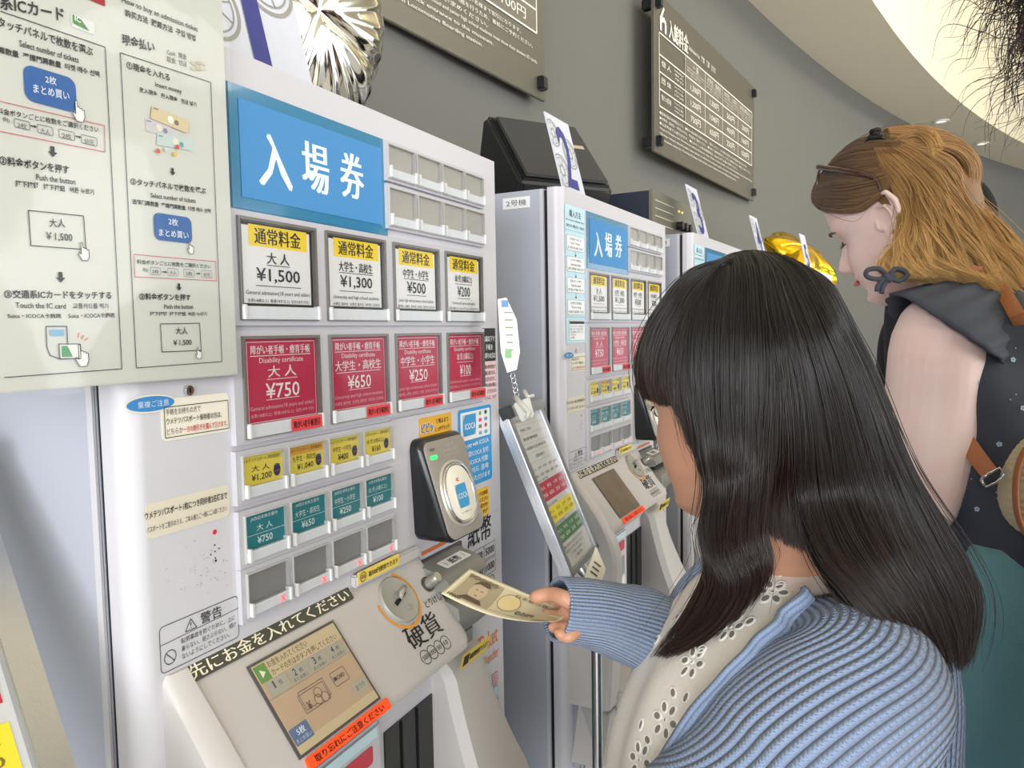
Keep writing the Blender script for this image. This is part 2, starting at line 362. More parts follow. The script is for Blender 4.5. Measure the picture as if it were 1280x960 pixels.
# two rows of blank clear buttons
cx = [(.7272, .7830), (.7872, .8432), (.8470, .9030), (.9052, .9580)]
for z0, z1 in ((.1735, .2118), (.1205, .1640)):
    housing(.7250, .9605, z0 - .003, z1 + .0035, [(a, b, z0, z1) for a, b in cx])
    for a, b in cx: button(a, b, z0, z1, .011, False)
# white row with yellow heads
housing(.4885, .9515 + .003, .009, .1085, [(a, b, .0135, .1032) for a, b in CX4])
for i, (a, b) in enumerate(CX4):
    o, w, h = button(a, b, .0135, .1032, .0125, True)
    s = Sheet((0, -.0036, 0)); zc = (.0135 + .1032) / 2
    s.rect((38, 38, 40), -w + .0035, -h + .0118, w - .0035, h - .0035, 1); s.rect(W_, -w + .0070, -h + .0152, w - .0070, h - .0066, 2)
    s.rect(Y_, -w + .0150, h - .0240, w - .0110, h - .0052, 3)
    s.text(K_, '通常料金', .001, h - .0146, .060, .0145, 4, .02)
    s.text(K_, names[i], 0, h - .0335, [.029, .058, .056, .046][i], .0105, 4, .01)
    s.rect(K_, -[.015, .029, .0275, .0225][i], h - .0403, [.015, .029, .0275, .0225][i], h - .0397, 4)
    p = ['1,500', '1,300', '500', '200'][i]; pw = [.057, .055, .041, .034][i]
    s.text(K_, '¥' + p, 0, h - .0495, pw, .0135, 4, .01); s.rect(K_, -pw / 2 - .001, h - .0591, pw / 2 + .001, h - .0585, 4)
    s.text((70, 70, 72), en[i], 0, h - .0655, [.083, .078, .076, .062][i], .0048, 4); s.text((40, 40, 42), ml[i], 0, h - .0722, .080, .0038, 4)
    s.build(o)
# magenta row
housing(.4880, .9515 + .003, -.0945, .0042, [(a, b, -.0905, -.0002) for a, b in CX4])
for i, (a, b) in enumerate(CX4):
    o, w, h = button(a, b, -.0905, -.0002, .0125, True)
    s = Sheet((0, -.0036, 0)); s.rect(R_, -w + .0045, -h + .0102, w - .002, h - .0025, 1)
    s.frame((244, 214, 222), -w + .0075, -h + .0132, w - .005, h - .0055, .0007, 2)
    L = (250, 240, 243)
    s.text(L, '障がい者手帳・療育手帳', 0, h - .0125, .078, .0082, 3, .01); s.rect(L, -.040, h - .0182, .040, h - .0176, 3)
    s.text(L, 'Disability certificate', 0, h - .0228, .058, .0062, 3)
    s.text(L, names[i], 0, h - .0325, [.037, .080, .075, .044][i], .0105, 3, .01); q = [.020, .038, .037, .022][i]; s.rect(L, -q, h - .0398, q, h - .0392, 3)
    p = ['750', '650', '250', '100'][i]; s.text(L, '¥' + p, 0, h - .0500, [.045, .041, .041, .031][i], .0140, 3, .01); q = [.022, .019, .018, .015][i]; s.rect(L, -q, h - .0583, q, h - .0577, 3)
    s.text((236, 190, 204), en[i], 0, h - .0650, .084, .0048, 3); s.text((236, 190, 204), ml[i], 0, h - .0712, .084, .0038, 3)
    s.build(o)
    s = Sheet((0, -.0101, 0)); s.rect((226, 68, 74), .003, -h + .0005, w - .0045, -h + .0125, 1); s.text((40, 14, 18), '障がい者手帳割引', .0245, -h + .0065, .037, .0072, 2, .01); s.build(o, 'discount_sticker')
CS = [(.4922, .5455), (.5502, .6040), (.6090, .6618), (.6665, .7205)]
rows = [(-.1425, -.1040, (236, 218, 92), 'y'), (-.1990, -.1565, T_, 't'), (-.2475, -.2080, None, 'g')]
for z0, z1, c, k in rows:
    housing(.4865, .7235, z0 - .0042, z1 + .0045, [(a, b, z0, z1) for a, b in CS])
    for i, (a, b) in enumerate(CS):
        o, w, h = button(a, b, z0, z1, .0105, False, mat('button_unlit_grey', (146, 146, 146), .3) if k == 'g' else CLEARBACK)
        s = Sheet((0, -.0036, 0))
        if c:
            s.rect(c, -w + .001, -h + .009, w - .001, h - .001, 1)
        if k == 'y':
            D = (40, 36, 30)
            if i == 1: s.rect((226, 170, 66), -w + .001, h - .010, w - .001, h - .001, 1.5)
            s.text(D, 'ウメテツパスポート 同伴者割引', 0, h - .0058, .046, .0036, 2)
            s.text(D, names[i], -.002, h - .0137, [.022, .034, .030, .031][i], .0056, 2); s.text(D, '¥' + ['1,200', '1,040', '400', '160'][i], -.001, h - .0222, [.025, .023, .017, .016][i], .0068, 2, .01)
            s.disc((44, 52, 96), .0185, h - .0190, .0045, 2, .0058); s.rect((150, 70, 60), .0155, h - .0205, .0215, h - .0190, 3); s.rect((90, 96, 130), .0150, h - .0150, .0220, h - .0138, 3)
        if k == 't':
            L = (236, 246, 247); s.text(L, 'JR西日本株主優待', 0, h - .0060, .034, .0040, 2)
            s.text(L, names[i], 0, h - .0145, [.020, .036, .034, .034][i], .0062, 2); s.rect(L, -w + .001, h - .0203, w - .001, h - .0199, 2); s.text(L, '¥' + ['750', '650', '250', '100'][i], 0, h - .0258, .019, .0068, 2, .01)
        s.build(o)
        if k == 'g':
            q = Sheet((0, -.0101, 0)); q.mats = None
            px = w - .013
            for dx in (-1, 1): q.line((255, 90, 96), px - .003 * dx, -h + .0022, px + .003 * dx, -h + .0088, .0011)
            q.build(o, 'sold_out_lamp', {(255, 90, 96): mat('red_lamp', (255, 86, 92), .4, emit=.8)})
# thin printed rule and window line
s = Sheet((0, -.0004, 0)); s.line((150, 148, 146), X(.7265), Z(-.0985), X(.9560), Z(-.0985), .0008); s.line((150, 148, 146), X(.7265), Z(-.0985), X(.7265), Z(-.1215), .0006)
s.line((190, 188, 186), X(.955), Z(-.262), X(RS - .001), Z(-.262), .0006); s.line((190, 188, 186), X(.955), Z(-.222), X(.955), Z(-.262), .0006); s.build(root1, 'printed_rule')
# stickers beside the magenta row and reader
def sticker(name, c, x0, z0, x1, z1, r=.003, y=-.0002):
    m = MB(); m.prism(rrect(X(x0), X(x1), Z(z0), Z(z1), r), 'y', y - .0004, y); return m.build(name, ink(c), root1)
o = sticker('sticker', (24, 24, 26), .958, -.042, .9985, .005, .001); o2 = sticker('sticker', (240, 206, 210), .957, -.098, .9985, -.0425, .001)
s = Sheet((0, -.0007, 0))
for i, t in enumerate(['12歳以下で', '手帳を', 'お持ちの方は']): s.text(W_, t, X(.978), Z(-.010 - .012 * i), [.034, .022, .036][i], .0085, 1, .015)
s.build(o)
s = Sheet((0, -.0007, 0))
for i, t in enumerate(['手帳の割引料金で', 'ご購入頂けます。', 'いただけますと、', 'お買い求めの際は', '人事に下さります', 'ならにつけ']): s.text((60, 40, 44), t, X(.978), Z(-.050 - .0088 * i), .037, .006, 1, .01)
s.build(o2)
# IC card notice
o = sticker('sticker', B_, .883, -.212, .980, -.104, .005)
s = Sheet((0, -.0007, 0)); s.rect(W_, X(.889), Z(-.147), X(.975), Z(-.1085), 1, .002)
s.rect((190, 194, 196), X(.895), Z(-.141), X(.932), Z(-.112), 2); s.poly((58, 150, 206), [(X(.898), Z(-.141)), (X(.926), Z(-.141)), (X(.932), Z(-.134)), (X(.932), Z(-.112)), (X(.902), Z(-.112)), (X(.895), Z(-.120)), (X(.895), Z(-.134))], 3)
s.text(W_, 'ICOCA', X(.915), Z(-.128), .030, .0085, 4, .02)
for i, c in enumerate([(120, 180, 60), (30, 90, 60), (226, 72, 140), (90, 150, 210), (120, 120, 120), (200, 60, 90), (110, 170, 210), (90, 180, 220)]):
    x, z = X((.945, .962)[i % 2]), Z(-.1135 - .0092 * (i // 2)); (s.disc(c, x, z, .004, 2, .003) if i in (0, 1, 5) else s.rect(c, x - .0045, z - .0026, x + .0045, z + .0022, 2))
for i, t in enumerate(['Can pay with ICOCA', 'さま型ICOCA 支付', '可用ICOCA 付款', '교통카드 결제', 'ご利用いただけます']): s.text(W_, t, X(.930), Z(-.155 - .0118 * i), [.080, .078, .074, .074, .086][i], .0078, 1, .015)
s.build(o)
o = sticker('sticker', (238, 188, 60), .905, -.262, .968, -.2205, .004); s = Sheet((0, -.0007, 0))
for i, t in enumerate(['ごチャージは係員', 'お声かけください', 'はピッと音がか', 'ですが']): s.text((40, 34, 24), t, X(.938), Z(-.228 - .0088 * i), .052, .0062, 1, .015)
s.build(o)
# the amber notice over the reader
o = sticker('sticker', (226, 172, 52), .7870, -.1290, .8440 + .0215, -.1040, .003); s = Sheet((0, -.0007, 0))
s.text((36, 90, 160), 'ピピッ', X(.805), Z(-.1175), .028, .012, 2, .03); s.text(W_, 'ピピッ', X(.805), Z(-.1175), .030, .0135, 1, .09)
s.text((50, 40, 24), 'と鳴るまで', X(.842), Z(-.1115), .030, .0065, 1, .01); s.text((50, 40, 24), 'しっかりタッチ!', X(.842), Z(-.1215), .036, .0065, 1, .01); s.build(o)
# bill mark, prints beside the bill slot
s = Sheet((0, -.0005, 0))
s.rect((214, 112, 54), X(.785), Z(-.2735), X(.874), Z(-.2685))
s.text(K_, '紙幣', X(.938), Z(-.2790), .070, .036, 1, .012)
for r in range(2):
    for c in range(2):
        s.frame(K_, X(.9150 + .036 * c), Z(-.3255 - .0235 * r), X(.9490 + .036 * c), Z(-.3045 - .0235 * r), .0006); s.text(K_, ['10000', '5000', '2000', '1000'][r * 2 + c], X(.932 + .036 * c), Z(-.315 - .0235 * r), .027, .011, 1, .01)
for x, z in ((.952, -.366), (.972, -.362)): s.ring(K_, X(x), Z(z), .009, .001)
s.text(K_, '硬', X(.952), Z(-.366), .009, .009, 1); 
s.text((226, 126, 62), 'Ticket', X(.957), Z(-.4445), .062, .026, 1, .01); s.text((226, 126, 62), 'Vender', X(.967), Z(-.4720), .048, .016, 1)
s.frame((176, 80, 120), X(.968), Z(-.5200), X(.985), Z(-.5020), .0012, 1, .003); s.frame((120, 190, 206), X(.968), Z(-.5380), X(.985), Z(-.5230), .0012, 1, .003)
s.rect((236, 190, 200), X(.9695), Z(-.518), X(.9835), Z(-.504), .5); s.rect((190, 226, 232), X(.9695), Z(-.5365), X(.9835), Z(-.5245), .5)
for j in range(3): s.text((150, 60, 100), '軽減', X(.9765), Z(-.507 - .0045 * j), .011, .003, 1)
s.poly((24, 38, 140), [(X(.966), Z(-.580)), (X(.985), Z(-.580)), (X(.985), Z(-.541)), (X(.966), Z(-.552))], 1); s.text((200, 206, 236), 'GLORY', X(.9755), Z(-.563), .016, .008, 2, .02)
s.build(root1, 'printed_mark')
# warning label, stickers, lock, lamp and speaker holes on the left margin
s = Sheet((0, -.0004, 0)); D = (58, 58, 60)
s.frame(D, X(.4055), Z(-.2625), X(.4865), Z(-.2255), .0006, 1, .004); s.line(D, X(.4055), Z(-.2400), X(.4865), Z(-.2370), .0005)
s.path(D, [(X(.430), Z(-.2375)), (X(.4415), Z(-.2375)), (X(.4358), Z(-.2285))], .0007, 1, True); s.text(D, '!', X(.4358), Z(-.2338), .001, .0052, 1)
s.text(D, '警告', X(.4570), Z(-.2325), .0225, .0095, 1, .01)
for i, t in enumerate(['転倒事故を防ぐために、上に', '乗らない、揺さぶらない、傾け', 'ないようにしてください。']): s.text(D, t, X(.4255), Z(-.2435 - .0064 * i), [.057, .058, .050][i], .0046, 1, al='l')
s.ring(D, X(.4145), Z(-.2520), .0055, .0007); s.line(D, X(.4108), Z(-.2480), X(.4182), Z(-.2560), .0007)
s.build(root1, 'warning_label')
CREAMP = (236, 230, 214)
m = MB(); m.tube([(X(.4430), .0, Z(-.0430)), (X(.4430), -.004, Z(-.0430))], .0042, 18); o = m.build('key_lock', CHROME, root1, bevel=.0004)
s = Sheet((0, -.0042, 0)); s.rect((30, 30, 32), X(.4425), Z(-.0450), X(.4435), Z(-.0410)); s.build(o, 'keyhole')
o = sticker('warning_sticker', CREAMP, .4170, -.0810, .4860, -.0480, .004); o['label'] = 'cream notice with a blue oval beside the lock'; o['only'] = 0
s = Sheet((0, -.0008, 0)); s.disc((62, 134, 196), X(.4080), Z(-.0505), .0215, 2, .0058, 30); s.disc(CREAMP, X(.4080), Z(-.0505), .0230, 1, .0070, 30); s.text((210, 226, 240), '重複ご注意', X(.4100), Z(-.0505), .0280, .0050, 3)
s.frame(K_, X(.4195), Z(-.0785), X(.4845), Z(-.0545), .0006, 2)
for i, (t, c) in enumerate([('手帳をお持ちの方で', (50, 48, 46)), ('ウメテツパスポート保持者の方は、', (30, 30, 30))]): s.text(c, t, X(.4210), Z(-.0585 - .0072 * i), [.034, .056][i], .0052, 2, .008 * i, 'l')
s.text((60, 58, 56), 'どちらか', X(.4210), Z(-.0738), .0155, .0048, 2, al='l'); s.text((196, 40, 50), '一方の割引きを選んで頂けます。', X(.4370), Z(-.0738), .046, .0052, 2, .01, 'l')
s.build(o)
o = sticker('tape_label', (222, 214, 196), .3990, -.1540, .4820, -.1265, .004); s = Sheet((0, -.0008, 0))
s.text((36, 34, 32), 'ウメテツパスポート1枚につき同伴者2名様まで', X(.4385), Z(-.1355), .0820, .0062, 1, .015); s.text((44, 42, 40), 'パスポートをご提示のうえ、ご本人様とご一緒にご入館ください', X(.4385), Z(-.1465), .0800, .0048, 1); s.build(o)
s = Sheet((0, -.0003, 0)); s.disc((30, 30, 32), X(.4645), Z(-.1885), .0011)
for dx, dz in ((0, 0), (-.0045, -.0015), (.0045, .0015), (0, .0055), (0, -.0055)): s.disc((30, 30, 32), X(.4640 + dx), Z(-.1805 + dz), .00075)
s.build(root1, 'speaker_holes')
random.seed(12); s = Sheet((0, -.0002, 0))
for i in range(46):
    x, z = random.gauss(.450, .014), random.gauss(-.196, .013); a = random.uniform(-1.2, 1.2); l = random.uniform(.0006, .0028)
    s.line((168, 166, 170) if i % 3 else (150, 146, 150), X(x), Z(z), X(x + l * math.cos(a)), Z(z + l * math.sin(a)), random.uniform(.0002, .0006))
o = s.build(root1, 'scuff_marks')
for q in o: q['kind'] = 'stuff'
s = Sheet((0, -.0005, 0)); s.disc((226, 30, 60), X(.4645), Z(-.1640), .0021); s.build(root1, 'standby_lamp')
# ---- IC card reader: tilted pad standing proud of the door
def reader():
    # front face tilted: top at y=-.022, bottom at y=-.062; outline wider at the foot
    x0, x1, zt, zb = .7655, .8720, -.1275, -.2530
    out = []
    def prof(ins, yk):
        pts = []
        a, b = x0 + ins, x1 - ins
        for x, z in rrect(a, b, zb + ins, zt - ins, .012 - ins * .3, 6):
            if z < zb + .045: 
                t = (zb + .045 - z) / .045; x = (x - (a + b) / 2) * (1 - .22 * t * t) + (a + b) / 2
            f = (zt - z) / (zt - zb)
            pts.append((X(x), yk(f), Z(z)))
        return pts
    yf = lambda f: -(.013 + .036 * f)
    m = MB(); m.loft([prof(0, lambda f: 0), prof(0, lambda f: yf(f) + .006), prof(.0018, lambda f: yf(f) + .0018), prof(.004, yf)])
    o = smooth_angle(m.build('card_reader', BLACKP, root1), 50)
    m = MB(); m.loft([prof(.0045, lambda f: yf(f) + .001), prof(.0045, lambda f: yf(f) - .0012), prof(.0055, lambda f: yf(f) - .0016)]); smooth_angle(m.build('face_plate', mat('reader_plate', (158, 152, 144), .38, .25), o), 40)
    n = Vector((0, -1, -.0)); tz = Vector((0, .036, zt - zb)).normalized()   # up along the tilted face
    O = Vector((X(.8195), yf((zt + .1990) / (zt - zb)) - .0016, Z(-.1990)))
    nn = Vector((1, 0, 0)).cross(tz).normalized()
    def ringpts(r, L, e=1.08, sq=2.35):
        P = []
        for k in range(48):
            t = 2 * PI * k / 48; c, s_ = math.cos(t), math.sin(t); q = (abs(c) ** sq + abs(s_) ** sq) ** (-1 / sq)
            P.append(O + Vector((1, 0, 0)) * (r * q * c) + tz * (r * e * q * s_) + nn * L)
        return P
    m = MB(); m.loft([ringpts(.0390, 0), ringpts(.0385, .0022), ringpts(.0365, .003), ringpts(.0350, .0005)], cap=False); m.build('pad_surround', mat('pad_silver', (196, 190, 180), .3, .5), o, smooth=True)
    m = MB(); m.loft([ringpts(.0350, .0002), ringpts(.0345, .0042), ringpts(.0325, .0046), ringpts(.0318, .001)], cap=False); m.build('pad_ring', CHROME, o, smooth=True)
    m = MB(); m.loft([ringpts(.0320, 0), ringpts(.0316, .0032), ringpts(.0295, .0040)]); smooth_angle(m.build('touch_pad', mat('pad_cream', (236, 232, 216), .25, coat=.3), o), 50)
    s = Sheet(O + nn * .0041, (1, 0, 0), tz)
    s.rect((172, 190, 198), -.0125, -.0185, .0135, .0105); s.poly((58, 148, 200), [(-.0105, -.0185), (.0095, -.0185), (.0135, -.0120), (.0135, .0105), (-.0075, .0105), (-.0125, .0045), (-.0125, -.0120)], 2)
    s.text((214, 238, 246), 'ICOCA', 0.0005, -.0040, .0225, .0068, 3, .01); s.text((214, 70, 50), 'IC', -.0010, .0165, .0065, .0045, 1, .04)
    s.text((70, 70, 70), 'カードを確実にタッチ', .001, -.0245, .0250, .0024, 1); s.build(o)
    O2 = Vector((X(.8195), yf(.14) - .0019, Z(zt - .018)))
    s = Sheet(O2, (1, 0, 0), tz); s.text((60, 58, 54), '準備中', -.034, .0045, .012, .004)
    for i in range(3): s.text((190, 186, 178), ['ICカード', 'カードをはなさないで', 'しっかりタッチしてください'][i], .008, .0055 - .0062 * i, [.018, .036, .040][i], .0036)
    s.build(o)
    m = MB(); m.prism(rrect(-.0075, .0075, -.0024, .0024, .0022, 4), 'y', -.0012, .001); q = m.build('green_lamp', mat('green_lamp', (60, 240, 110), .3, emit=1.0), o)
    q.location = O2 + Vector((-.0340, 0, -.0050)) + nn * .001
    return o
reader()
# ---- console -------------------------------------------------------------
SL = .789
def ys(z): return -.0145 + (z + .2875) * SL        # the sloping panel
LIPZ = -.3600; LIPY = ys(LIPZ)
def console():
    xl, xr = .4290, .7760
    # main sloping block
    prof = [(0.002, -.2670), (ys(-.2685), -.2685), (ys(-.2700), -.2700), (LIPY, LIPZ), (LIPY - .0015, LIPZ - .004), (LIPY - .001, -.3690), (-.0540, -.3830), (-.0260, -.4000), (-.0160, -.4180), (.002, -.4200)]
    m = MB(); rows = []
    xs_ = [(xl, 0, 0), (xl + .004, 0, 0), (xr - .014, 0, 0)] + [(xr - .014 + .014 * math.sin(t), .014 * (1 - math.cos(t)), 0) for t in (PI / 8, PI / 4, 3 * PI / 8, PI / 2)]
    for x, ins, _ in xs_:
        r = []
        for y, z in prof:
            f = max(0, min(1, (-.262 - z) / .1))
            r.append((X(x), y * (1 - 0 * ins) + (ins * .75 if y < -.01 else 0), Z(z + (ins * .6 if z < -.35 else 0))))
        rows.append(r)
    m.loft(rows); o = smooth_angle(m.build('coin_console', CONS, root1), 28)
    # left cheek: a raised curved rim
    m = MB(); rings = []
    for i in range(25):
        t = i / 24; z = -.2655 - .42 * t
        y = -(.003 + .085 * math.sin(min(1, t * 2.6) * PI / 2) ** 1.1) if t < .385 else -(.088 - .012 * (t - .385) / .615)
        xa = .4060 - .012 * t * t; xb = .4300 + .022 * t
        rings.append([(X(xa), .002, Z(z)), (X(xa + .001), y + .006, Z(z)), (X(xa + .007), y, Z(z)), (X(xb - .002), y - .001 * (1 - t), Z(z)), (X(xb + .003), y + .012, Z(z)), (X(xb + .004), .002, Z(z))])
    m.loft(rings); smooth_angle(m.build('console_cheek', CONS, root1), 40)
    # right pillar: from under the bill unit flaring to the machine's right foot
    m = MB(); rings = []
    for i in range(25):
        t = i / 24; z = -.395 - .30 * t; e = t ** 1.6
        yy = -(.030 + .052 * min(1, t * 1.5) ** 1.3)
        if t < .1: yy *= t / .1 * .8 + .2
        xa = .795 + .0 * e + .03 * max(0, t - .5); xb = .893 + .105 * e
        rings.append([(X(xa), .002, Z(z)), (X(xa - .002), yy + .012, Z(z)), (X(xa + .008), yy, Z(z)), (X(xb - .03), yy + .002, Z(z)), (X(xb - .010), yy * .8, Z(z)), (X(xb), yy * .35, Z(z)), (X(xb), .002, Z(z))])
    m.loft(rings); q = smooth_angle(m.build('console_pillar', CONS, root1), 35)
    m = MB(); m.loft([[(X(.86), -.072, Z(-.6951)), (X(.998), -.03, Z(-.6951)), (X(.998), .002, Z(-.6951)), (X(.44), .002, Z(-.6951)), (X(.40), -.075, Z(-.6951))], [(X(.86), -.06, Z(-.80)), (X(.998), -.03, Z(-.80)), (X(.998), .002, Z(-.80)), (X(.40), .002, Z(-.80)), (X(.40), -.06, Z(-.80))]])
    m.build('console_base', CONS, root1, bevel=.002)
    # dark outlet, change panel and bowl
    m = MB(); m.box(X(.4350), X(.800), -.004, .001, Z(-.69), Z(-.412)); m.build('outlet_back', WHITE, root1)
    m = MB(); m.box(X(.690), X(.792), -.0062, -.004, Z(-.60), Z(-.4500)); o2 = m.build('dispensing_slot', mat('outlet_black', (22, 26, 28), .2), root1)
    for k in range(2): MB().box(X(.722 + .034 * k), X(.7235 + .034 * k), -.0085, -.006, Z(-.60), Z(-.4500)).build('slot_divider', BLACKP, o2)
    m = MB(); m.box(X(.560), X(.672), -.014, -.003, Z(-.610), Z(-.424)); cp = m.build('change_panel', WHITE, root1, bevel=.003)
    s = Sheet((0, -.0145, .045)); s.rect((206, 232, 240), X(.568), Z(-.484), X(.664), Z(-.472)); s.rect((206, 70, 84), X(.598), Z(-.509), X(.655), Z(-.489), 2, .004)
    s.rect((150, 150, 150), X(.612), Z(-.560), X(.655), Z(-.522)); 
    for j in range(5): s.text(K_, '返却レバー', X(.585), Z(-.520 - .014 * j), .03, .006)
    s.rect((236, 238, 240), X(.612), Z(-.585), X(.655), Z(-.565), 2); s.rect((170, 172, 176), X(.622), Z(-.64), X(.655), Z(-.612)); s.build(cp)
    MB().box(X(.612), X(.640), -.017, -.014, Z(-.560), Z(-.547)).build('green_lamp', MATS['green_lamp'], cp)
    m = MB(); R = [(.045, 0), (.043, -.03), (.028, -.045), (.0, -.046)]
    cxx, cyy = X(.735), -.045
    m.loft([[(cxx + r * math.cos(k * PI / 14), cyy + r * .8 * math.sin(k * PI / 14), Z(-.645) + z) for k in range(28)] for r, z in ((.048, 0), (.050, .004), (.045, .004), (.043, -.03), (.03, -.044), (.001, -.046))], cap=False); m.build('coin_bowl', mat('bowl_grey', (150, 150, 152), .4), root1, smooth=True)
    m = MB(); m.box(X(.44), X(.80), -.088, .001, Z(-.72), Z(-.665)); m.build('tray', CONS, root1, bevel=.004)
    return o
con = console()
SU = Vector((1, 0, 0)); SV = Vector((0, SL, 1)).normalized(); SN = SU.cross(SV).normalized()
def sp(x, z, L=0): return Vector((X(x), ys(z), Z(z))) + SN * L
# dark title strip pasted on the upper edge
m = MB(); a = [sp(.424, -.2785, .0012), sp(.640, -.2785, .0012), sp(.640, -.2663, .0012), sp(.424, -.2663, .0012)]
ST = Sheet(sp(.424, -.2785, .0014), SU, SV); hS = .0122 / SV.z
ST.poly((72, 72, 62), rrect(0, .216, 0, hS, .003), 1); ST.text((246, 240, 218), '先にお金を入れてください', .108, hS / 2, .205, hS * .80, 2, .02)
ST.build(root1, 'title_strip')
# screen
m = MB(); m.add([sp(.4800, -.3560, .0008), sp(.5975, -.3560, .0008), sp(.5975, -.2855, .0008), sp(.4800, -.2855, .0008)], [(0, 1, 2, 3)]); 
o = m.build('screen', mat('screen_bezel', (92, 90, 92), .3), con, fix=False)
SC = Sheet(sp(.4835, -.3540, .0008), SU, SV); WS, HS = .1115, .0665 / SV.z
SCM = {}
TAN, TAN2 = (196, 172, 146), (204, 184, 152)
D = (96, 86, 84)
SC.rect(TAN, 0, 0, WS, HS); SC.rect((206, 190, 156), 0, HS * .80, WS, HS, 2); SC.rect((206, 190, 156), 0, 0, WS, HS * .10, 2)
SC.rect((110, 152, 84), .001, HS * .80, .0145, HS * .985, 3); SC.poly((236, 240, 220), [(.0055, HS * .845), (.0110, HS * .89), (.0055, HS * .935)], 4)
SC.text(D, 'お金を入れてください', .0165, HS * .945, .052, HS * .075, 3, al='l'); SC.text(D, 'カードの方はボタンを押してください', .0165, HS * .850, .089, HS * .075, 3, al='l')
for i in range(4):
    x = .004 + .0265 * i; G_ = (176, 174, 160); SC.rect(G_, x, HS * .62, x + .0245, HS * .79, 3)
    SC.text((86, 92, 104), str(i + 1), x + .008, HS * .735, .0035 if i else .0018, HS * .08, 4, .01); SC.text((110, 108, 110), '枚', x + .0155, HS * .725, .0048, HS * .055, 4)
    if i: SC.text((120, 112, 112), 'まとめ買い', x + .012, HS * .655, .0185, HS * .04, 4)
SC.rect((150, 140, 130), 0, HS * .61, WS, HS * .614, 3)
for k in range(2): SC.path(D, [(.027 + .002 * k, HS * (.30 + .03 * k)), (.060 + .002 * k, HS * (.30 + .03 * k)), (.060 + .002 * k, HS * (.50 + .03 * k)), (.027 + .002 * k, HS * (.50 + .03 * k))], .0005, 4, True)
SC.text(D, '¥', .034, HS * .36, .005, HS * .09, 5, .01)
for x, y in ((.046, .36), (.0540, .345), (.0490, .425)): SC.disc(TAN, x, HS * y, .0044, 5, None, 16); SC.ring(D, x, HS * y, .0044, .0005, 6)
SC.frame(D, .072, HS * .36, .092, HS * .52, .0005, 4, .0015); SC.text(D, 'CARD', .0835, HS * .44, .0105, HS * .045, 5, .02); SC.rect(D, .0735, HS * .42, .0775, HS * .46, 5)
SC.rect((180, 178, 162), .088, HS * .16, .109, HS * .29, 3); SC.text((110, 108, 104), 'おつり', .0985, HS * .225, .013, HS * .065, 4)
SC.rect((104, 124, 156), .0008, HS * .085, .023, HS * .265, 3); SC.text((230, 236, 246), '5枚', .0125, HS * .205, .010, HS * .075, 4, .01); SC.text((200, 208, 226), 'まとめ買い', .0118, HS * .125, .0185, HS * .045, 4)
lit = {}
for c in SC.d: lit[c] = mat('display_%d_%d_%d' % c, c, .25, emit=.12, vary=.01)
SC.build(o, 'display_graphic', lit)
m = MB(); m.add([sp(.4800, -.3560, .0028), sp(.5975, -.3560, .0028), sp(.5975, -.2855, .0028), sp(.4800, -.2855, .0028)], [(0, 1, 2, 3)]); m.build('screen_glass', CLEAR, o, fix=False)
# orange sticker bar under the screen
m = MB(); q = []
for x, z in rrect(.4845, .6035, -.3660, -.3575, .002, 4): q.append(sp(x, z, .0022))
q2 = [p - SN * .003 for p in q]; nq = len(q)
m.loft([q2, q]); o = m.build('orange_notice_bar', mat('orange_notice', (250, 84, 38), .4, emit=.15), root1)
s = Sheet(sp(.4845, -.3660, .0024), SU, SV); hb = .0085 / SV.z; s.text((60, 30, 22), '取り忘れにご注意ください', .0585, hb / 2, .100, hb * .62, 1, .02); s.build(o)
# the face of the bar turns down over the lip
# coin plate and coin slot with an amber ring
CO = sp(.6985, -.2975, 0)
def cd_(r, L, e=1.0): return [CO + SU * (r * math.cos(2 * PI * k / 40)) + SV * (r * e * math.sin(2 * PI * k / 40)) + SN * L for k in range(40)]
m = MB(); m.loft([cd_(.0275, 0), cd_(.0275, .0035), cd_(.0262, .0048), cd_(.0225, .0040)]); cs = smooth_angle(m.build('coin_slot', mat('coin_slot_grey', (156, 155, 148), .35), root1), 50)
m = MB(); m.tube([CO + SU * -.011 + SV * -.0035 + SN * .0042, CO + SU * .011 + SV * .0035 + SN * .0042], .0026, 10); m.build('slot_opening', DARK, cs)
m = MB(); m.tube([CO + SU * -.002 + SV * .001 + SN * .005, CO + SU * .013 + SV * .0085 + SN * .0095], [.0042, .0022], 12); m.build('slot_lip', mat('coin_slot_grey', (156, 155, 148)), cs, smooth=True)
m = MB(); m.tube([CO + SU * -.004 + SV * .004 + SN * .004, CO + SU * -.004 + SV * .004 + SN * .0085], .0036, 14); m.build('slot_guide', GUN, cs, bevel=.0008)
m = MB(); m.tube([CO + SU * .005 + SV * -.013 + SN * .004, CO + SU * .005 + SV * -.013 + SN * .0062], .0030, 14); m.build('button', MATS['coin_slot_grey'], cs, bevel=.0006)
s = Sheet(CO + SN * .0006, SU, SV); s.ring((226, 150, 48), 0, 0, .0325, .0032, 1, 170, 345, 40); s.ring((226, 150, 48), 0, 0, .0325, .0032, 1, 10, 62, 12); s.ring((226, 150, 48), 0, 0, .0325, .0032, 1, -16, 11, 8); s.build(root1, 'amber_ring')
s = Sheet(sp(.7100, -.3320, .0004), SU, SV)
s.text(K_, '硬貨', -.0020, .0015, .064, .0270, 1, .015)
for i, t in enumerate(['500', '100', '50', '10']): s.ring(K_, -.0230 + .0142 * i, -.0240, .0078, .0008); s.text(K_, t, -.0230 + .0142 * i, -.0240, .0105 if i < 2 else .0075, .0052, 1)
s.build(root1, 'coin_print')
s = Sheet(sp(.7520, -.3135, .0004), SU, SV); s.text(K_, 'とりけし', 0, 0, .034, .0092, 1, .01); s.build(root1, 'cancel_print')
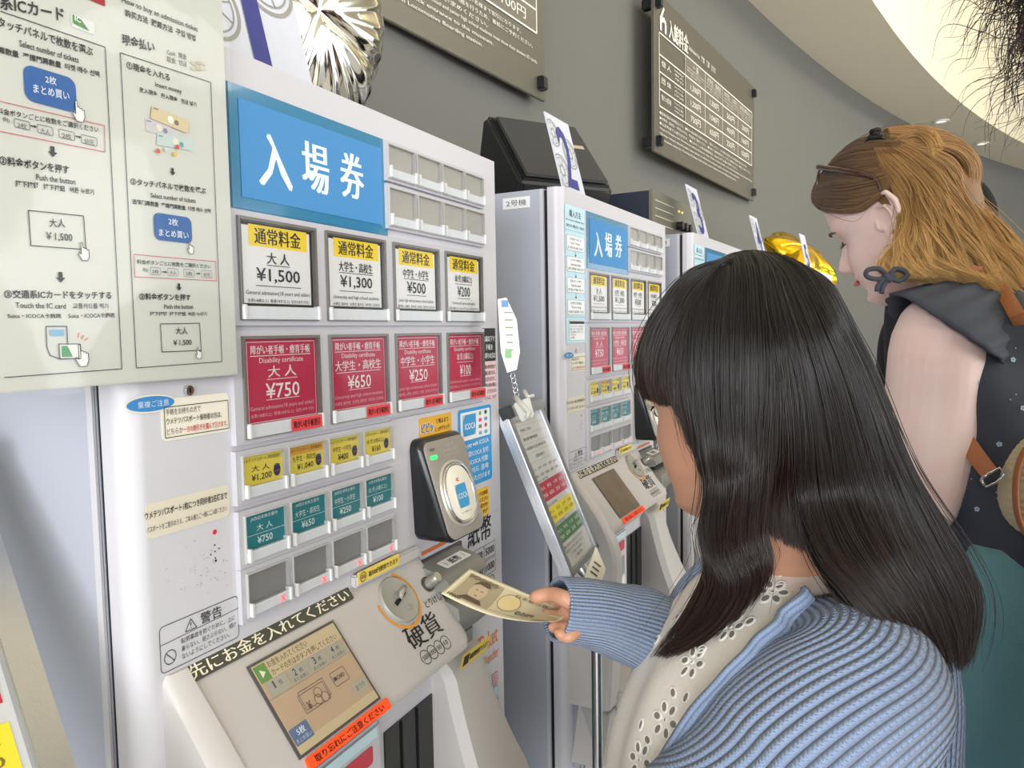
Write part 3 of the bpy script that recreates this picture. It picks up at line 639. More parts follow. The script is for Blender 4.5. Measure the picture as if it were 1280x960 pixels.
# cancel knob
KO = sp(.7600, -.2985, 0)
m = MB(); m.tube([KO, KO + SN * .002], .0095, 20); kb = m.build('cancel_knob', mat('knob_seat', (70, 68, 66), .4), root1)
m = MB(); m.tube([KO, KO + SN * .018, KO + SN * .0195], [.0068, .0068, .0060], 24); smooth_angle(m.build('knob_cap', mat('knob_steel', (176, 172, 164), .3, .7), kb), 40)
# amber label on the top left of the coin plate
m = MB(); q = []
for x, z in rrect(.6475, .7250, -.2655, -.2525, .0015, 3): q.append((X(x), -.0085, Z(z)))
m.loft([[(a, b + .001, c) for a, b, c in q], q]); o = m.build('yellow_label', ink((236, 210, 96)), root1)
s = Sheet((0, -.0088, 0)); s.ring(K_, X(.6555), Z(-.2590), .0050, .0008); s.text(K_, '500', X(.6555), Z(-.2590), .0072, .0042, 1, .01); s.text(K_, '新500円使用できます', X(.6935), Z(-.2592), .0560, .0062, 1, .015); s.build(o)
m = MB(); m.box(X(.6450), X(.7700), -.0083, .001, Z(-.2690), Z(-.2555)); m.build('coin_plate_edge', CONS, root1, bevel=.002)
# bill unit
m = MB(); bx(m, .7780, .8800, -.004, .001, -.4100, -.2785); bu = m.build('bill_unit', mat('bill_recess', (70, 70, 68), .5), root1)
pf = [(0, -.2800), (-.014, -.2830), (-.034, -.2880), (-.046, -.2960), (-.049, -.3030), (-.044, -.3085), (-.020, -.3105), (0, -.3110)]
def pris(pf, x0, x1, nm, mt, par, dx=0):
    m = MB(); m.loft([[(X(x0), y, Z(z)) for y, z in pf], [(X(x1), y * (1 - dx), Z(z)) for y, z in pf]]); return smooth_angle(m.build(nm, mt, par), 35)
pris(pf, .7700, .8650, 'bill_hood', GUN, bu); pris([(y * .6, z) for y, z in pf], .8650, .8760, 'hood_end', GUN, bu, .5)
pf2 = [(0, -.3170), (-.040, -.3200), (-.058, -.3270), (-.060, -.3400), (-.050, -.3640), (-.030, -.3820), (-.012, -.3900), (0, -.3930)]
pris(pf2, .7720, .8700, 'bill_chute', GUN, bu); pris([(0, -.311), (-.0425, -.311), (-.0425, -.3172), (0, -.3172)], .7800, .8600, 'bill_slot', DARK, bu)
pris([(0, -.385), (-.026, -.387), (-.024, -.406), (0, -.408)], .812, .866, 'chute_foot', GUN, bu)
v = Vector((0, .020, .005)).normalized(); 
s = Sheet((X(.822), -.0250, Z(-.2858)) , (1, 0, 0), (0, .97, .25)); s.O = s.O + s.n * .0008
s.poly(W_, rrect(-.031, .031, -.0085, .0085, .003), 1); s.text(K_, '紙幣', 0, 0, .024, .011, 2, .02)
for d in (-1, 1): s.text(K_, ')' , .022 * d, 0, .003, .009, 2); 
s.build(bu, 'slot_label')
# yellow label on the pillar
s = Sheet((X(.7960), -.0460, Z(-.4060)), (1, -.02, .0), (0, -.25, 1)); 
s.poly((216, 190, 84), rrect(0, .074, -.011, .011, .002), 1); s.rect(K_, .006, -.007, .020, .007, 2); s.text(K_, '新紙幣使用できます', .046, 0, .048, .009, 2, .02); s.build(root1, 'yellow_label')
tag(root1, 'ticket machine nearest the camera, whose screen and fare buttons show in full', 'ticket machine', 'ticket machines along the wall')
# ------------------------------------------------------------------ second machine's own parts, then the copies along the wall
def flow_strip(root):
    s = Sheet((0, -.0006, 0)); LB = (196, 228, 240)
    s.rect(LB, X(.3990), Z(-.0290), X(.4880), Z(.2160)); D = (60, 64, 70)
    s.text(D, '購入方法', X(.444), Z(.2020), .052, .0125, 2, .01); s.text(D, 'How to buy an admission ticket', X(.444), Z(.1900), .080, .0050, 2); s.text(D, '购买方法  購票方法  구입방법', X(.444), Z(.1800), .080, .0055, 2, .01)
    s.rect((150, 200, 216), X(.399), Z(.1710), X(.488), Z(.1725), 2); s.rect((150, 200, 216), X(.399), Z(.0175), X(.488), Z(.0190), 2)
    tx = [['お金を入れる', 'Insert money', '投入现金  投入現金  현금넣기'], ['タッチパネルで枚数を選ぶ', 'Select number of tickets', '选择门票数量 티켓매수선택'], ['料金ボタンを押す', 'Push the button', '按下按钮  按下按鈕  버튼누르기'], ['お釣りを取る', 'Take your change', '取出零钱  取出零錢  거스름돈']]
    for i in range(4):
        zc = .150 - .0375 * i - (.002 if i == 3 else 0); s.rect((120, 130, 140), X(.4045), Z(zc - .0135), X(.4835), Z(zc + .0135), 2, .003); s.rect((246, 248, 250), X(.4051), Z(zc - .0129), X(.4829), Z(zc + .0129), 3, .003)
        for j in range(3): s.text(D, tx[i][j], X(.444), Z(zc + .0075 - .0078 * j), [.052, .044, .070][j], .0050, 4)
        if i < 3: s.line(D, X(.444), Z(zc - .0140), X(.444), Z(zc - .0230), .0010, 3); s.poly(D, [(X(.440), Z(zc - .0200)), (X(.444), Z(zc - .0245)), (X(.448), Z(zc - .0200))], 3)
    s.rect((120, 130, 140), X(.4105), Z(-.0245), X(.4830), Z(.0125), 2, .002); s.rect((244, 247, 250), X(.4110), Z(-.0240), X(.4825), Z(.0120), 3, .002); s.rect((40, 42, 46), X(.4125), Z(.0055), X(.4810), Z(.0105), 4)
    for j in range(5): s.text(D, ['ウメテツパスポートをお持ちの方', '年間パスポートは窓口で販売', '身分証明書をご提示ください', '小学生以下', '人数'][j], X(.4145), Z(.0010 - .0050 * j), [.064, .060, .064, .028, .020][j], .0036, 4, al='l')
    s.build(root, 'instruction_strip')
def locks(root):
    for z in (-.7150, -.8240):
        m = MB(); m.loft([[(X(.449) + r * math.cos(k * PI / 12), y, Z(z) + r * 1.5 * math.sin(k * PI / 12)) for k in range(24)] for r, y in ((.0135, 0), (.0128, -.004), (.0075, -.005), (.0068, -.003))]); smooth_angle(m.build('door_lock', CHROME, root), 40)
    m = MB(); bx(m, .405, .4990, -.0008, .001, -1.33, -.5730); m.build('lower_panel', SIDE, root, bevel=.0004)
K0 = build_kids()
root2 = empty('ticket_machine', (1.32, -.0074, .0058), math.radians(-2.54)); root2.name = 'ticket_machine'
for ch in K0[root1.name]: copy_tree(ch, root2, K0, ('display_graphic',))
flow_strip(root2); locks(root2)
SCR = mat('screen_reflection_brown', (128, 112, 96), .25, vary=.25, scale=30)  # mottled brown paints a dark reflection over the display
for ch in list(bpy.data.objects):
    if ch.parent is root2 and ch.name.startswith('coin_console'):
        MB().add([sp(.4825, -.3545, .0012), sp(.5955, -.3545, .0012), sp(.5955, -.2870, .0012), sp(.4825, -.2870, .0012)], [(0, 1, 2, 3)]).build('display_reflection', SCR, ch, fix=False)
tag(root2, 'second ticket machine from the camera, with a light blue instruction strip and a clip card stand before it', 'ticket machine', 'ticket machines along the wall')
root2['label'] = 'second ticket machine from the camera, with a light blue instruction strip down its left margin'
K0 = build_kids()
def label_side(root, t):
    s = Sheet((LS - MX - .0006, 0, 0), (0, -1, 0), (0, 0, 1)); s.O = Vector((X(LS) + .0004, 0, 0)); s.rect((244, 244, 246), -.115, Z(.2130), -.060, Z(.2330)); s.text((60, 62, 66), t, -.0875, Z(.2230), .040, .011, 2); s.build(root, 'number_label')
mach = [root1, root2]
for i, (x, y, a, lab) in enumerate(((2.05, -.08, -4, 'third ticket machine from the camera, its face mostly behind the girl\'s black hair'), (2.78, -.15, -5.5, 'fourth ticket machine from the camera, hidden behind the girl\'s head'), (3.5, -.24, -7, 'last ticket machine of the row, under the gold foil balloon'))):
    r = empty('ticket_machine', (x, y, 0), math.radians(a)); tag(r, lab, 'ticket machine', 'ticket machines along the wall'); mach.append(r)
    for ch in K0[root2.name]: copy_tree(ch, r, K0)
for r, t in zip(mach[1:], ('2号機', '3号機', '4号機', '5号機')): label_side(r, t)
# ---- number cards standing on the machines
def number_card(mi, lx, n, W_c, H_c, lean, y, label, show=True):
    r = mach[mi]; a = r.rotation_euler.z; c, s_ = math.cos(a), math.sin(a)
    bx_, by_ = lx - MX, y; loc = (r.location.x + bx_ * c - by_ * s_, r.location.y + bx_ * s_ + by_ * c, r.location.z + MZ + TOP)
    t = empty('number_card', loc, a); tag(t, label, 'number sign', 'number cards on top of the machines')
    up = Vector((0, math.sin(lean), math.cos(lean))); u = Vector((1, 0, 0)); n_ = u.cross(up)
    m = MB(); c4 = [u * -W_c / 2, u * W_c / 2, u * W_c / 2 + up * H_c, u * -W_c / 2 + up * H_c]
    m.loft([[p + n_ * .0 for p in c4], [p - n_ * -.003 for p in c4]]); m.build('card', mat('card_white', (206, 210, 224), .4), t)
    m = MB(); m.loft([[u * -.03 - n_ * .001, u * .03 - n_ * .001, u * .03 - n_ * (.07), u * -.03 - n_ * .07], [u * -.03 - n_ * .001 + Vector((0, 0, .0)) + up * .003, u * .03 - n_ * .001 + up * .003, u * .03 - n_ * .07 + up * .003, u * -.03 - n_ * .07 + up * .003]]);
    q = MB().box(-.03, .03, .0, .055, 0, .003).build('foot_plate', MATS['card_white'], t)
    S = Sheet(n_ * .0032, u, up, .0003); k = W_c / .14; G = (150, 148, 142)
    for (x, z, rr) in ((-.048, .055, .044), (.030, .112, .042), (-.050, .150, .036)):
        x, z, rr = x * k, z * k, rr * k
        if z + rr > H_c or abs(x) + rr > W_c / 2 + .02: rr *= .8
        def clip(pts): return pts
        S.ring(G, x, z, rr * .93, rr * .10, 1, *((0, 360))); S.ring(G, x, z, rr * .75, rr * .05, 1); S.ring(G, x, z, rr * .30, rr * .12, 1); 
        for j in range(8): aa = j * PI / 4 + .3; S.line(G, x + rr * .3 * math.cos(aa), z + rr * .3 * math.sin(aa), x + rr * .75 * math.cos(aa), z + rr * .75 * math.sin(aa), rr * .045, 1)
    B = (34, 44, 132)
    if n == '1': S.rect(B, -.008 * k, 0, .0140 * k, H_c - .012, 3); S.poly(B, [(-.008 * k, H_c - .012), (-.040 * k, H_c - .04), (-.040 * k, H_c - .058), (-.008 * k, H_c - .042)], 3)
    else: S.text(B, n, 0, H_c * .48, W_c * .48, H_c * .80, 3, .01)
    # wheels that would run past the card are trimmed to it
    for cc, mb in S.d.items():
        for i_, v_ in enumerate(mb.v):
            p = Vector(v_); x = max(-W_c / 2, min(W_c / 2, p.dot(u))); z = max(0, min(H_c, p.dot(up))); mb.v[i_] = tuple(u * x + up * z + n_ * p.dot(n_))
    S.build(t, 'print'); return t
number_card(0, .5800, '1', .1500, .20, math.radians(14), .035, 'white card with blue figure 1 and grey wheels, on the nearest machine')
number_card(1, .4900, '2', .105, .150, math.radians(14), .02, 'white card with blue figure 2, before the black box')
number_card(2, .5600, '3', .105, .150, math.radians(14), .02, 'white card with blue figure 3, beside the dark audio unit')
number_card(3, .5200, '4', .105, .150, math.radians(14), .02, 'white card with blue figure 4, just above the girl\'s head')
# ---- silver foil balloon behind the first card
def foil(name, c, R, thick, n, Rm, mt, label, wr, seed, star=0, group=None):
    t = MB(); random.seed(seed); NA, NR = 160, 40; ph = [random.uniform(0, 6.28) for _ in range(8)]
    def prof(a, r, sgn):
        rad = R * (1 if not star else (.80 + .26 * abs(math.cos(a * star / 2)) ** 1.6))
        q = (1 - r ** 2.4) ** .55
        w = wr * (r ** 3) * (math.sin(a * n + ph[0] + 2 * math.sin(a * 3 + ph[1])) + .6 * math.sin(a * n * 1.9 + ph[2]) + .35 * math.sin(a * n * 3.3 + ph[5]))
        cr = -thick * .10 * math.exp(-((math.sin(a * 2 + .5) * r) / .08) ** 2) * q
        d = sgn * (thick * q + (w * q if r < 1 else 0) + cr)
        x, z = rad * r * math.cos(a) * (1 + .012 * math.sin(a * n + ph[3]) * r), rad * r * math.sin(a) * (1 + .012 * math.sin(a * n + ph[4]) * r)
        return Vector((x, d, z))
    vs = []; fs = []
    for sgn in (-1, 1):
        o = len(vs)
        for j in range(NR + 1):
            r = math.sin(PI / 2 * j / NR)
            for i in range(NA): vs.append(Rm @ prof(2 * PI * i / NA, r, sgn))
        for j in range(NR):
            for i in range(NA):
                q = (o + j * NA + i, o + j * NA + (i + 1) % NA, o + (j + 1) * NA + (i + 1) % NA, o + (j + 1) * NA + i); fs.append(q)
    root = empty(name, c); tag(root, label, 'balloon', group)
    t.add(vs, fs); b = t.build('envelope', mt, root, smooth=True, weld=True)
    m = MB(); a = []
    for j in range(NA): 
        p0 = prof(2 * PI * j / NA, 1, 0); a.append([Rm @ (p0 + Vector((0, -.0006, 0))), Rm @ (p0 * 1.04 + Vector((0, -.0006, 0))), Rm @ (p0 * 1.04 + Vector((0, .0006, 0))), Rm @ (p0 + Vector((0, .0006, 0)))])
    a.append(a[0]); m.loft(a, cap=False); m.build('seam_rim', mt, root, smooth=True); return root
SILVER = mat('silver_foil', (226, 222, 212), .07, 1., vary=.02)
GOLD = mat('gold_foil', (240, 196, 44), .12, 1., vary=.03)
foil('foil_balloon', (.800, .185, CZ + TOP + .172), .165, .055, 17, Matrix.Rotation(math.radians(-6), 3, 'Z') @ Matrix.Rotation(math.radians(12), 3, 'X'), SILVER, 'silver foil balloon standing behind the card with figure 1', .007, 3)
p5 = atd(1000, 322, 4.05)
b5 = foil('star_balloon', (p5.x, p5.y, p5.z), .215, .07, 11, Matrix.Rotation(math.radians(-20), 3, 'Z') @ Matrix.Rotation(math.radians(-50), 3, 'X'), GOLD, 'gold star-shaped foil balloon with a white card on it, left of the blonde woman', .006, 5, 5)
p6 = atd(1014, 346, 3.70)
t = empty('number_card', p6, math.radians(-7)); tag(t, 'white card with blue figure 5, lying against the gold balloon', 'number sign', 'number cards on top of the machines')
MB().box(-.06, .06, 0, .003, 0, .21).build('card', MATS['card_white'], t); s = Sheet((0, -.0004, 0)); s.text((34, 44, 132), '5', 0, .10, .055, .12, 2, .02); s.ring((150, 148, 142), .01, .10, .04, .004); s.build(t, 'print')
t.rotation_euler.x = math.radians(-12)
# ---- black hooded box on the second machine
def on_top(mi, lx, y, dz=0):
    r = mach[mi]; a = r.rotation_euler.z; c, s_ = math.cos(a), math.sin(a); b = lx - MX
    return (r.location.x + b * c - y * s_, r.location.y + b * s_ + y * c, r.location.z + MZ + TOP + dz)
t = empty('black_speaker', on_top(1, .74, .19), math.radians(-35)); tag(t, 'black plastic speaker box tilted back behind the card with figure 2', 'speaker')
pf = [(-.065, 0), (.095, 0), (.125, .06), (.075, .225), (.050, .230), (-.095, .060)]
m = MB(); m.prism(pf, 'x', -.125, .115); m.build('housing', BLACKP, t, bevel=.010, seg=3)
m = MB(); P0 = Vector((0, -.0975, .064)); P1 = Vector((0, .046, .231)); d = (P1 - P0).normalized(); n_ = Vector((0, -d.z, d.y))
def gp(x, k, o): return Vector((x, 0, 0)) + P0 + d * k + n_ * o
L_ = (P1 - P0).length
m.loft([[gp(-.110, .012, -.002), gp(.100, .012, -.002), gp(.100, L_ - .012, -.002), gp(-.110, L_ - .012, -.002)], [gp(-.108, .014, .004), gp(.098, .014, .004), gp(.098, L_ - .014, .004), gp(-.108, L_ - .014, .004)]])
m.build('grille', mat('speaker_grille', (58, 58, 58), .7, bump=.6, bscale=900), t)
m = MB(); m.loft([[gp(.05, .12, .003), gp(.085, .12, .003), gp(.085, .132, .003), gp(.05, .132, .003)], [gp(.05, .12, .0055), gp(.085, .12, .0055), gp(.085, .132, .0055), gp(.05, .132, .0055)]]); m.build('badge', CHROME, t)
# ---- navy audio unit on the third machine
t = empty('audio_unit', on_top(2, .56, .24), math.radians(-4)); tag(t, 'flat dark navy audio unit with knobs, on the third machine', 'audio unit')
MB().box(-.19, .16, -.13, .16, .008, .115).build('case', mat('navy_case', (44, 50, 66), .35), t, bevel=.002)
MB().box(-.192, .162, -.140, -.129, .006, .117).build('front_panel', mat('panel_olive', (126, 122, 108), .4, .4), t, bevel=.002)
for i in range(4): MB().box(-.17, -.02, -.1415, -.139, .030 + .02 * i, .0325 + .02 * i).build('panel_line', mat('line_cream', (206, 200, 180), .4), t)
for i, x in enumerate((.02, .06, .10)):
    m = MB(); m.tube([(x, -.139, .045), (x, -.158, .045)], .012, 16); m.build('knob', BLACKP, t, bevel=.001)
for x in (.03, .06): MB().box(x, x + .008, -.142, -.139, .085, .090).build('amber_lamp', mat('amber_lamp', (255, 200, 90), .4, emit=1.), t)
for x in (-.17, .14): 
    for y in (-.10, .13): m = MB(); m.tube([(x, y, 0), (x, y, .009)], .012, 12); m.build('foot', BLACKP, t)
# ---- instruction board, flat on the nearest machine's left margin and reaching past it
t = empty('instruction_board', (.28, -.006, CZ - .032)); tag(t, 'laminated buying guide board with two columns, left of the nearest machine', 'board')
SB = Sheet((0, -.0030, 0)); O = Vector((.28, -.006, CZ - .032))
class PS(Sheet):
    def px(s, x, y):
        p = atpl(x, y, O + s.O, Vector((0, -1, 0))) - O - s.O; return p.x, p.z
SB = PS((0, -.0030, 0))
xr = .4900 - .28; zt = .335
MB().box(-.115, xr, -.0028, -.0002, -.001, zt).build('board', mat('board_paper', (216, 217, 209), .35, coat=.2, vary=.01), t, bevel=.0008)
m = MB(); m.add([(-.119, -.0042, -.005), (xr + .004, -.0042, -.005), (xr + .004, -.0042, zt + .004), (-.119, -.0042, zt + .004)], [(0, 1, 2, 3)]); m.build('laminate', CLEAR, t, fix=False)
for x in (-.09, .185): MB().box(x, x + .018, -.0002, .0055, .28, .31).build('magnet', BLACKP, t)
k = (44, 44, 46); tp = SB.textp
def fr(c, pts, w=.0006, L=2, close=True): SB.path(c, [SB.px(*p) for p in pts], w, L, close)
def box(c, a, b, L=1, r=.003):
    (x0, y0), (x1, y1) = SB.px(*a), SB.px(*b); SB.rect(c, min(x0, x1), min(y0, y1), max(x0, x1), max(y0, y1), L, r)
tp(k, '③交通系ICカード', -66, 4, 80, 28, 22, 2, .02) if 0 else tp(k, '交通系ICカード', -38, 4, 80, 28, 20, 2, .02)
box((226, 232, 230), (88, 17), (118, 44), 1, .001); 
a, b = SB.px(90, 18), SB.px(116, 42); SB.poly((80, 140, 60), [(a[0], b[1] + .002), (b[0] - .003, b[1] + .0005), (a[0] + .006, a[1] - .001), (a[0], a[1])], 2); SB.text((240, 250, 240), 'IC', a[0] + .0035, b[1] + .0055, .0045, .0035, 3, .03)
fr((70, 74, 82), [(0, 14), (131, 59), (152, 461), (5, 472)], close=False); fr((70, 74, 82), [(150, 66), (263, 103), (277, 452), (170, 460)])
tp(k, '①タッチパネルで枚数を選ぶ', -14, 30, 116, 71, 13, 2, .015); tp(k, 'Select number of tickets', 24, 58, 98, 79, 8, 2, .01); tp(k, '选择门票数量  選擇門票數量  티켓 매수 선택', -30, 60, 124, 97, 9, 2, .02)
box((52, 104, 172), (28, 79), (96, 142), 2, .006); tp((236, 242, 250), '2枚', 56, 104, 70, 107, 10, 3, .01); tp((236, 242, 250), 'まとめ買い', 41, 116, 86, 126, 11, 3, .01)
def hand(x, y, sc_=1.):
    a = SB.px(x, y); u_ = .0009 * sc_
    P = [(0, 6), (1.6, 6), (1.8, 1.5), (3.2, 2), (3.6, .8), (5, 1.3), (5.4, 0), (7, .4), (7.2, -5), (5.5, -9), (0.5, -9), (-2.5, -4), (-2.2, -2.5), (0, -4)]
    q = [(a[0] + p[0] * u_, a[1] + p[1] * u_) for p in P]; SB.poly((244, 244, 242), q, 4); SB.path(k, q, .0004, 5, True)
hand(93, 136)
fr((206, 96, 116), [(-12, 124), (130, 157), (131, 190), (-12, 162)], .0005); tp(k, '料金ボタンごとに枚数をご選択ください', -4, 142, 123, 166, 8, 2, .01)
for i, (x, y, tt) in enumerate([(17, 148, '2枚'), (46, 155, '大人'), (73, 161, '2枚'), (101, 168, '幼児')]): 
    a, b = SB.px(x, y), SB.px(x + 20, y + 15); SB.frame((110, 120, 132), a[0], b[1], b[0], a[1], .0004, 2, .001); tp((80, 84, 90), tt, x + 4, y + 11.5, x + 16, y + 14, 7, 3)
tp(k, '例)', 3, 153, 12, 155, 7)
def arrow(x, y, s_=1.):
    a = SB.px(x, y); w = .0028 * s_; SB.poly(k, [(a[0] - w * .5, a[1] + w * 1.3), (a[0] + w * .5, a[1] + w * 1.3), (a[0] + w * .5, a[1]), (a[0] + w * 1.15, a[1]), (a[0], a[1] - w * 1.2), (a[0] - w * 1.15, a[1]), (a[0] - w * .5, a[1])], 3)
def harrow(x, y): a = SB.px(x, y); SB.rect(k, a[0] - .002, a[1] - .0004, a[0] + .0008, a[1] + .0004, 3); SB.poly(k, [(a[0] + .0006, a[1] + .001), (a[0] + .0022, a[1]), (a[0] + .0006, a[1] - .001)], 3)
for p in ((41, 158), (97, 171)): harrow(*p)
arrow(65, 190)
tp(k, '②料金ボタンを押す', -1, 206, 86, 218, 12, 2, .02); tp(k, 'Push the button', 45, 225, 94, 231, 7.5, 2, .01); tp(k, '按下按钮   按下按鈕   버튼 누르기', 19, 233, 117, 244, 8, 2, .02)
fr(k, [(35, 263), (104, 270), (107, 312), (38, 307)]); tp(k, '大人', 61, 284, 81, 285, 11, 3, .01); tp(k, '￥1,500', 57, 301, 90, 303, 11, 3, .01); hand(100, 312, .9); arrow(75, 347)
tp(k, '③交通系ICカードをタッチする', 5, 373, 139, 374, 11, 2, .02); tp(k, 'Touch the IC card', 19, 385, 82, 386, 7, 2, .01); tp(k, '교통카드를 찍기', 91, 386, 135, 386, 7, 2, .01); tp(k, 'Suica・ICOCA卡触磁', 9, 398, 76, 398, 6.5, 2, .01); tp(k, 'Suica・ICOCA卡觸磁', 85, 398, 143, 397, 6.5, 2, .01)
fr((90, 96, 104), [(57, 408), (83, 408), (85, 448), (72, 448), (62, 444), (58, 434)], .0007); box((140, 190, 222), (62, 412), (80, 420), 2, .0005); fr((90, 96, 104), [(72, 430), (99, 430), (100, 448), (73, 449)], .0006, 4)
a, b = SB.px(74, 431), SB.px(98, 447); SB.poly((244, 244, 240), [(a[0], b[1]), (b[0], b[1]), (b[0], a[1]), (a[0], a[1])], 3); SB.poly((92, 166, 112), [(a[0] + .0008, b[1] + .0008), (a[0] + .0085, b[1] + .0008), (a[0] + .005, a[1] - .0008), (a[0] + .0008, a[1] - .0008)], 4)
for i in range(3): SB.line((226, 130, 70), *SB.px(97 + 4 * i, 422 + 2 * i), *SB.px(98 + 5.5 * i, 416 + 3 * i), .0007, 3)
hand(97, 442, 1.1)
# right column
tp(k, 'How to buy an admission ticket', 152, 5, 247, 42, 9, 2, .01); tp(k, '购买方法  購票方法  구입 방법', 156, 20, 244, 52, 9, 2, .02); tp(k, '現金払い', 152, 56, 193, 66, 14, 2, .02); tp(k, 'Cash  現金', 208, 68, 233, 75, 7); tp(k, '现金  현금', 208, 77, 233, 84, 7)
for i in range(6): a = SB.px(238 + (i % 3) * 6, 76 + (i // 3) * 7); SB.rect([(206, 200, 170), (196, 190, 160), (214, 208, 190)][i % 3], a[0], a[1] - .0025, a[0] + .005, a[1], 2)
tp(k, '①現金を入れる', 158, 86, 212, 102, 10, 2, .015); tp(k, 'Insert money', 194, 110, 227, 119, 7.5, 2, .01); tp(k, '放入現金   投入現金   현금 넣기', 174, 115, 245, 134, 6.5, 2, .015)
def note(pts, c, c2, L):
    q = [SB.px(*p) for p in pts]; SB.poly(c, q, L); cx_ = sum(p[0] for p in q) / 4; cy_ = sum(p[1] for p in q) / 4; SB.disc((238, 232, 214), cx_, cy_, .0028, L + 1); SB.disc(c2, cx_ + .0055, cy_ - .001, .0020, L + 1); SB.rect(c2, q[0][0] + .001, q[0][1] - .0022, q[0][0] + .005, q[0][1] - .0014, L + 1)
note([(181, 147), (216, 157), (214, 171), (182, 164)], (214, 208, 212), (150, 140, 180), 1); note([(196, 166), (242, 173), (240, 189), (195, 181)], (204, 218, 214), (110, 170, 176), 2); note([(189, 132), (236, 152), (233, 167), (187, 148)], (222, 206, 170), (120, 106, 90), 4)
for x, y, c in ((196, 189, (206, 80, 66)), (206, 187, (190, 200, 190)), (217, 193, (226, 180, 60)), (220, 184, (204, 70, 60))): SB.disc(c, *SB.px(x, y), .0018, 7)
arrow(215, 215, .8)
tp(k, '②タッチパネルで枚数を選ぶ', 163, 231, 257, 243, 9, 2, .02); tp(k, 'Select number of tickets', 188, 247, 244, 254, 6, 2, .01); tp(k, '选择门票数量  選擇門票數量  티켓 매수 선택', 165, 255, 263, 267, 6.5, 2, .02)
box((52, 104, 172), (191, 265), (240, 305), 2, .005); tp((236, 242, 250), '2枚', 210, 281, 222, 283, 9, 3, .01); tp((236, 242, 250), 'まとめ買い', 198, 295, 235, 299, 9, 3, .01); hand(235, 308, .7)
fr((206, 96, 116), [(167, 318), (269, 327), (270, 351), (168, 346)], .0005); tp(k, '料金ボタンごとに枚数をご選択ください', 171, 330, 263, 336, 6, 2, .01)
tp(k, '例)', 178, 340, 185, 341, 5.5)
for i, (x, tt) in enumerate([(187, '2枚'), (209, '大人'), (229, '2枚'), (251, '幼児')]):
    y = 334 + (x - 187) * .06; a, b = SB.px(x, y), SB.px(x + 13.5, y + 10); SB.frame((110, 120, 132), a[0], b[1], b[0], a[1], .0003, 2, .001); tp((80, 84, 90), tt, x + 2.5, y + 8, x + 11, y + 8.5, 5.5, 3)
harrow(205, 340); harrow(247, 342); arrow(223, 359, .8)
tp(k, '③料金ボタンを押す', 174, 375, 238, 376, 9, 2, .02); tp(k, 'Push the button', 205, 386, 241, 386, 5.5, 2, .01); tp(k, '按下按钮  按下按鈕  버튼 누르기', 187, 395, 258, 395, 5.5, 2, .015)
fr(k, [(200, 405), (249, 404), (251, 438), (202, 440)]); tp(k, '大人', 219, 418, 234, 418, 9, 3, .01); tp(k, '￥1,500', 216, 433, 239, 432, 8, 3, .01); hand(245, 440, .7)
box((176, 40, 44), (98, -22), (131, 8), 2, .0005)
SB.build(t)
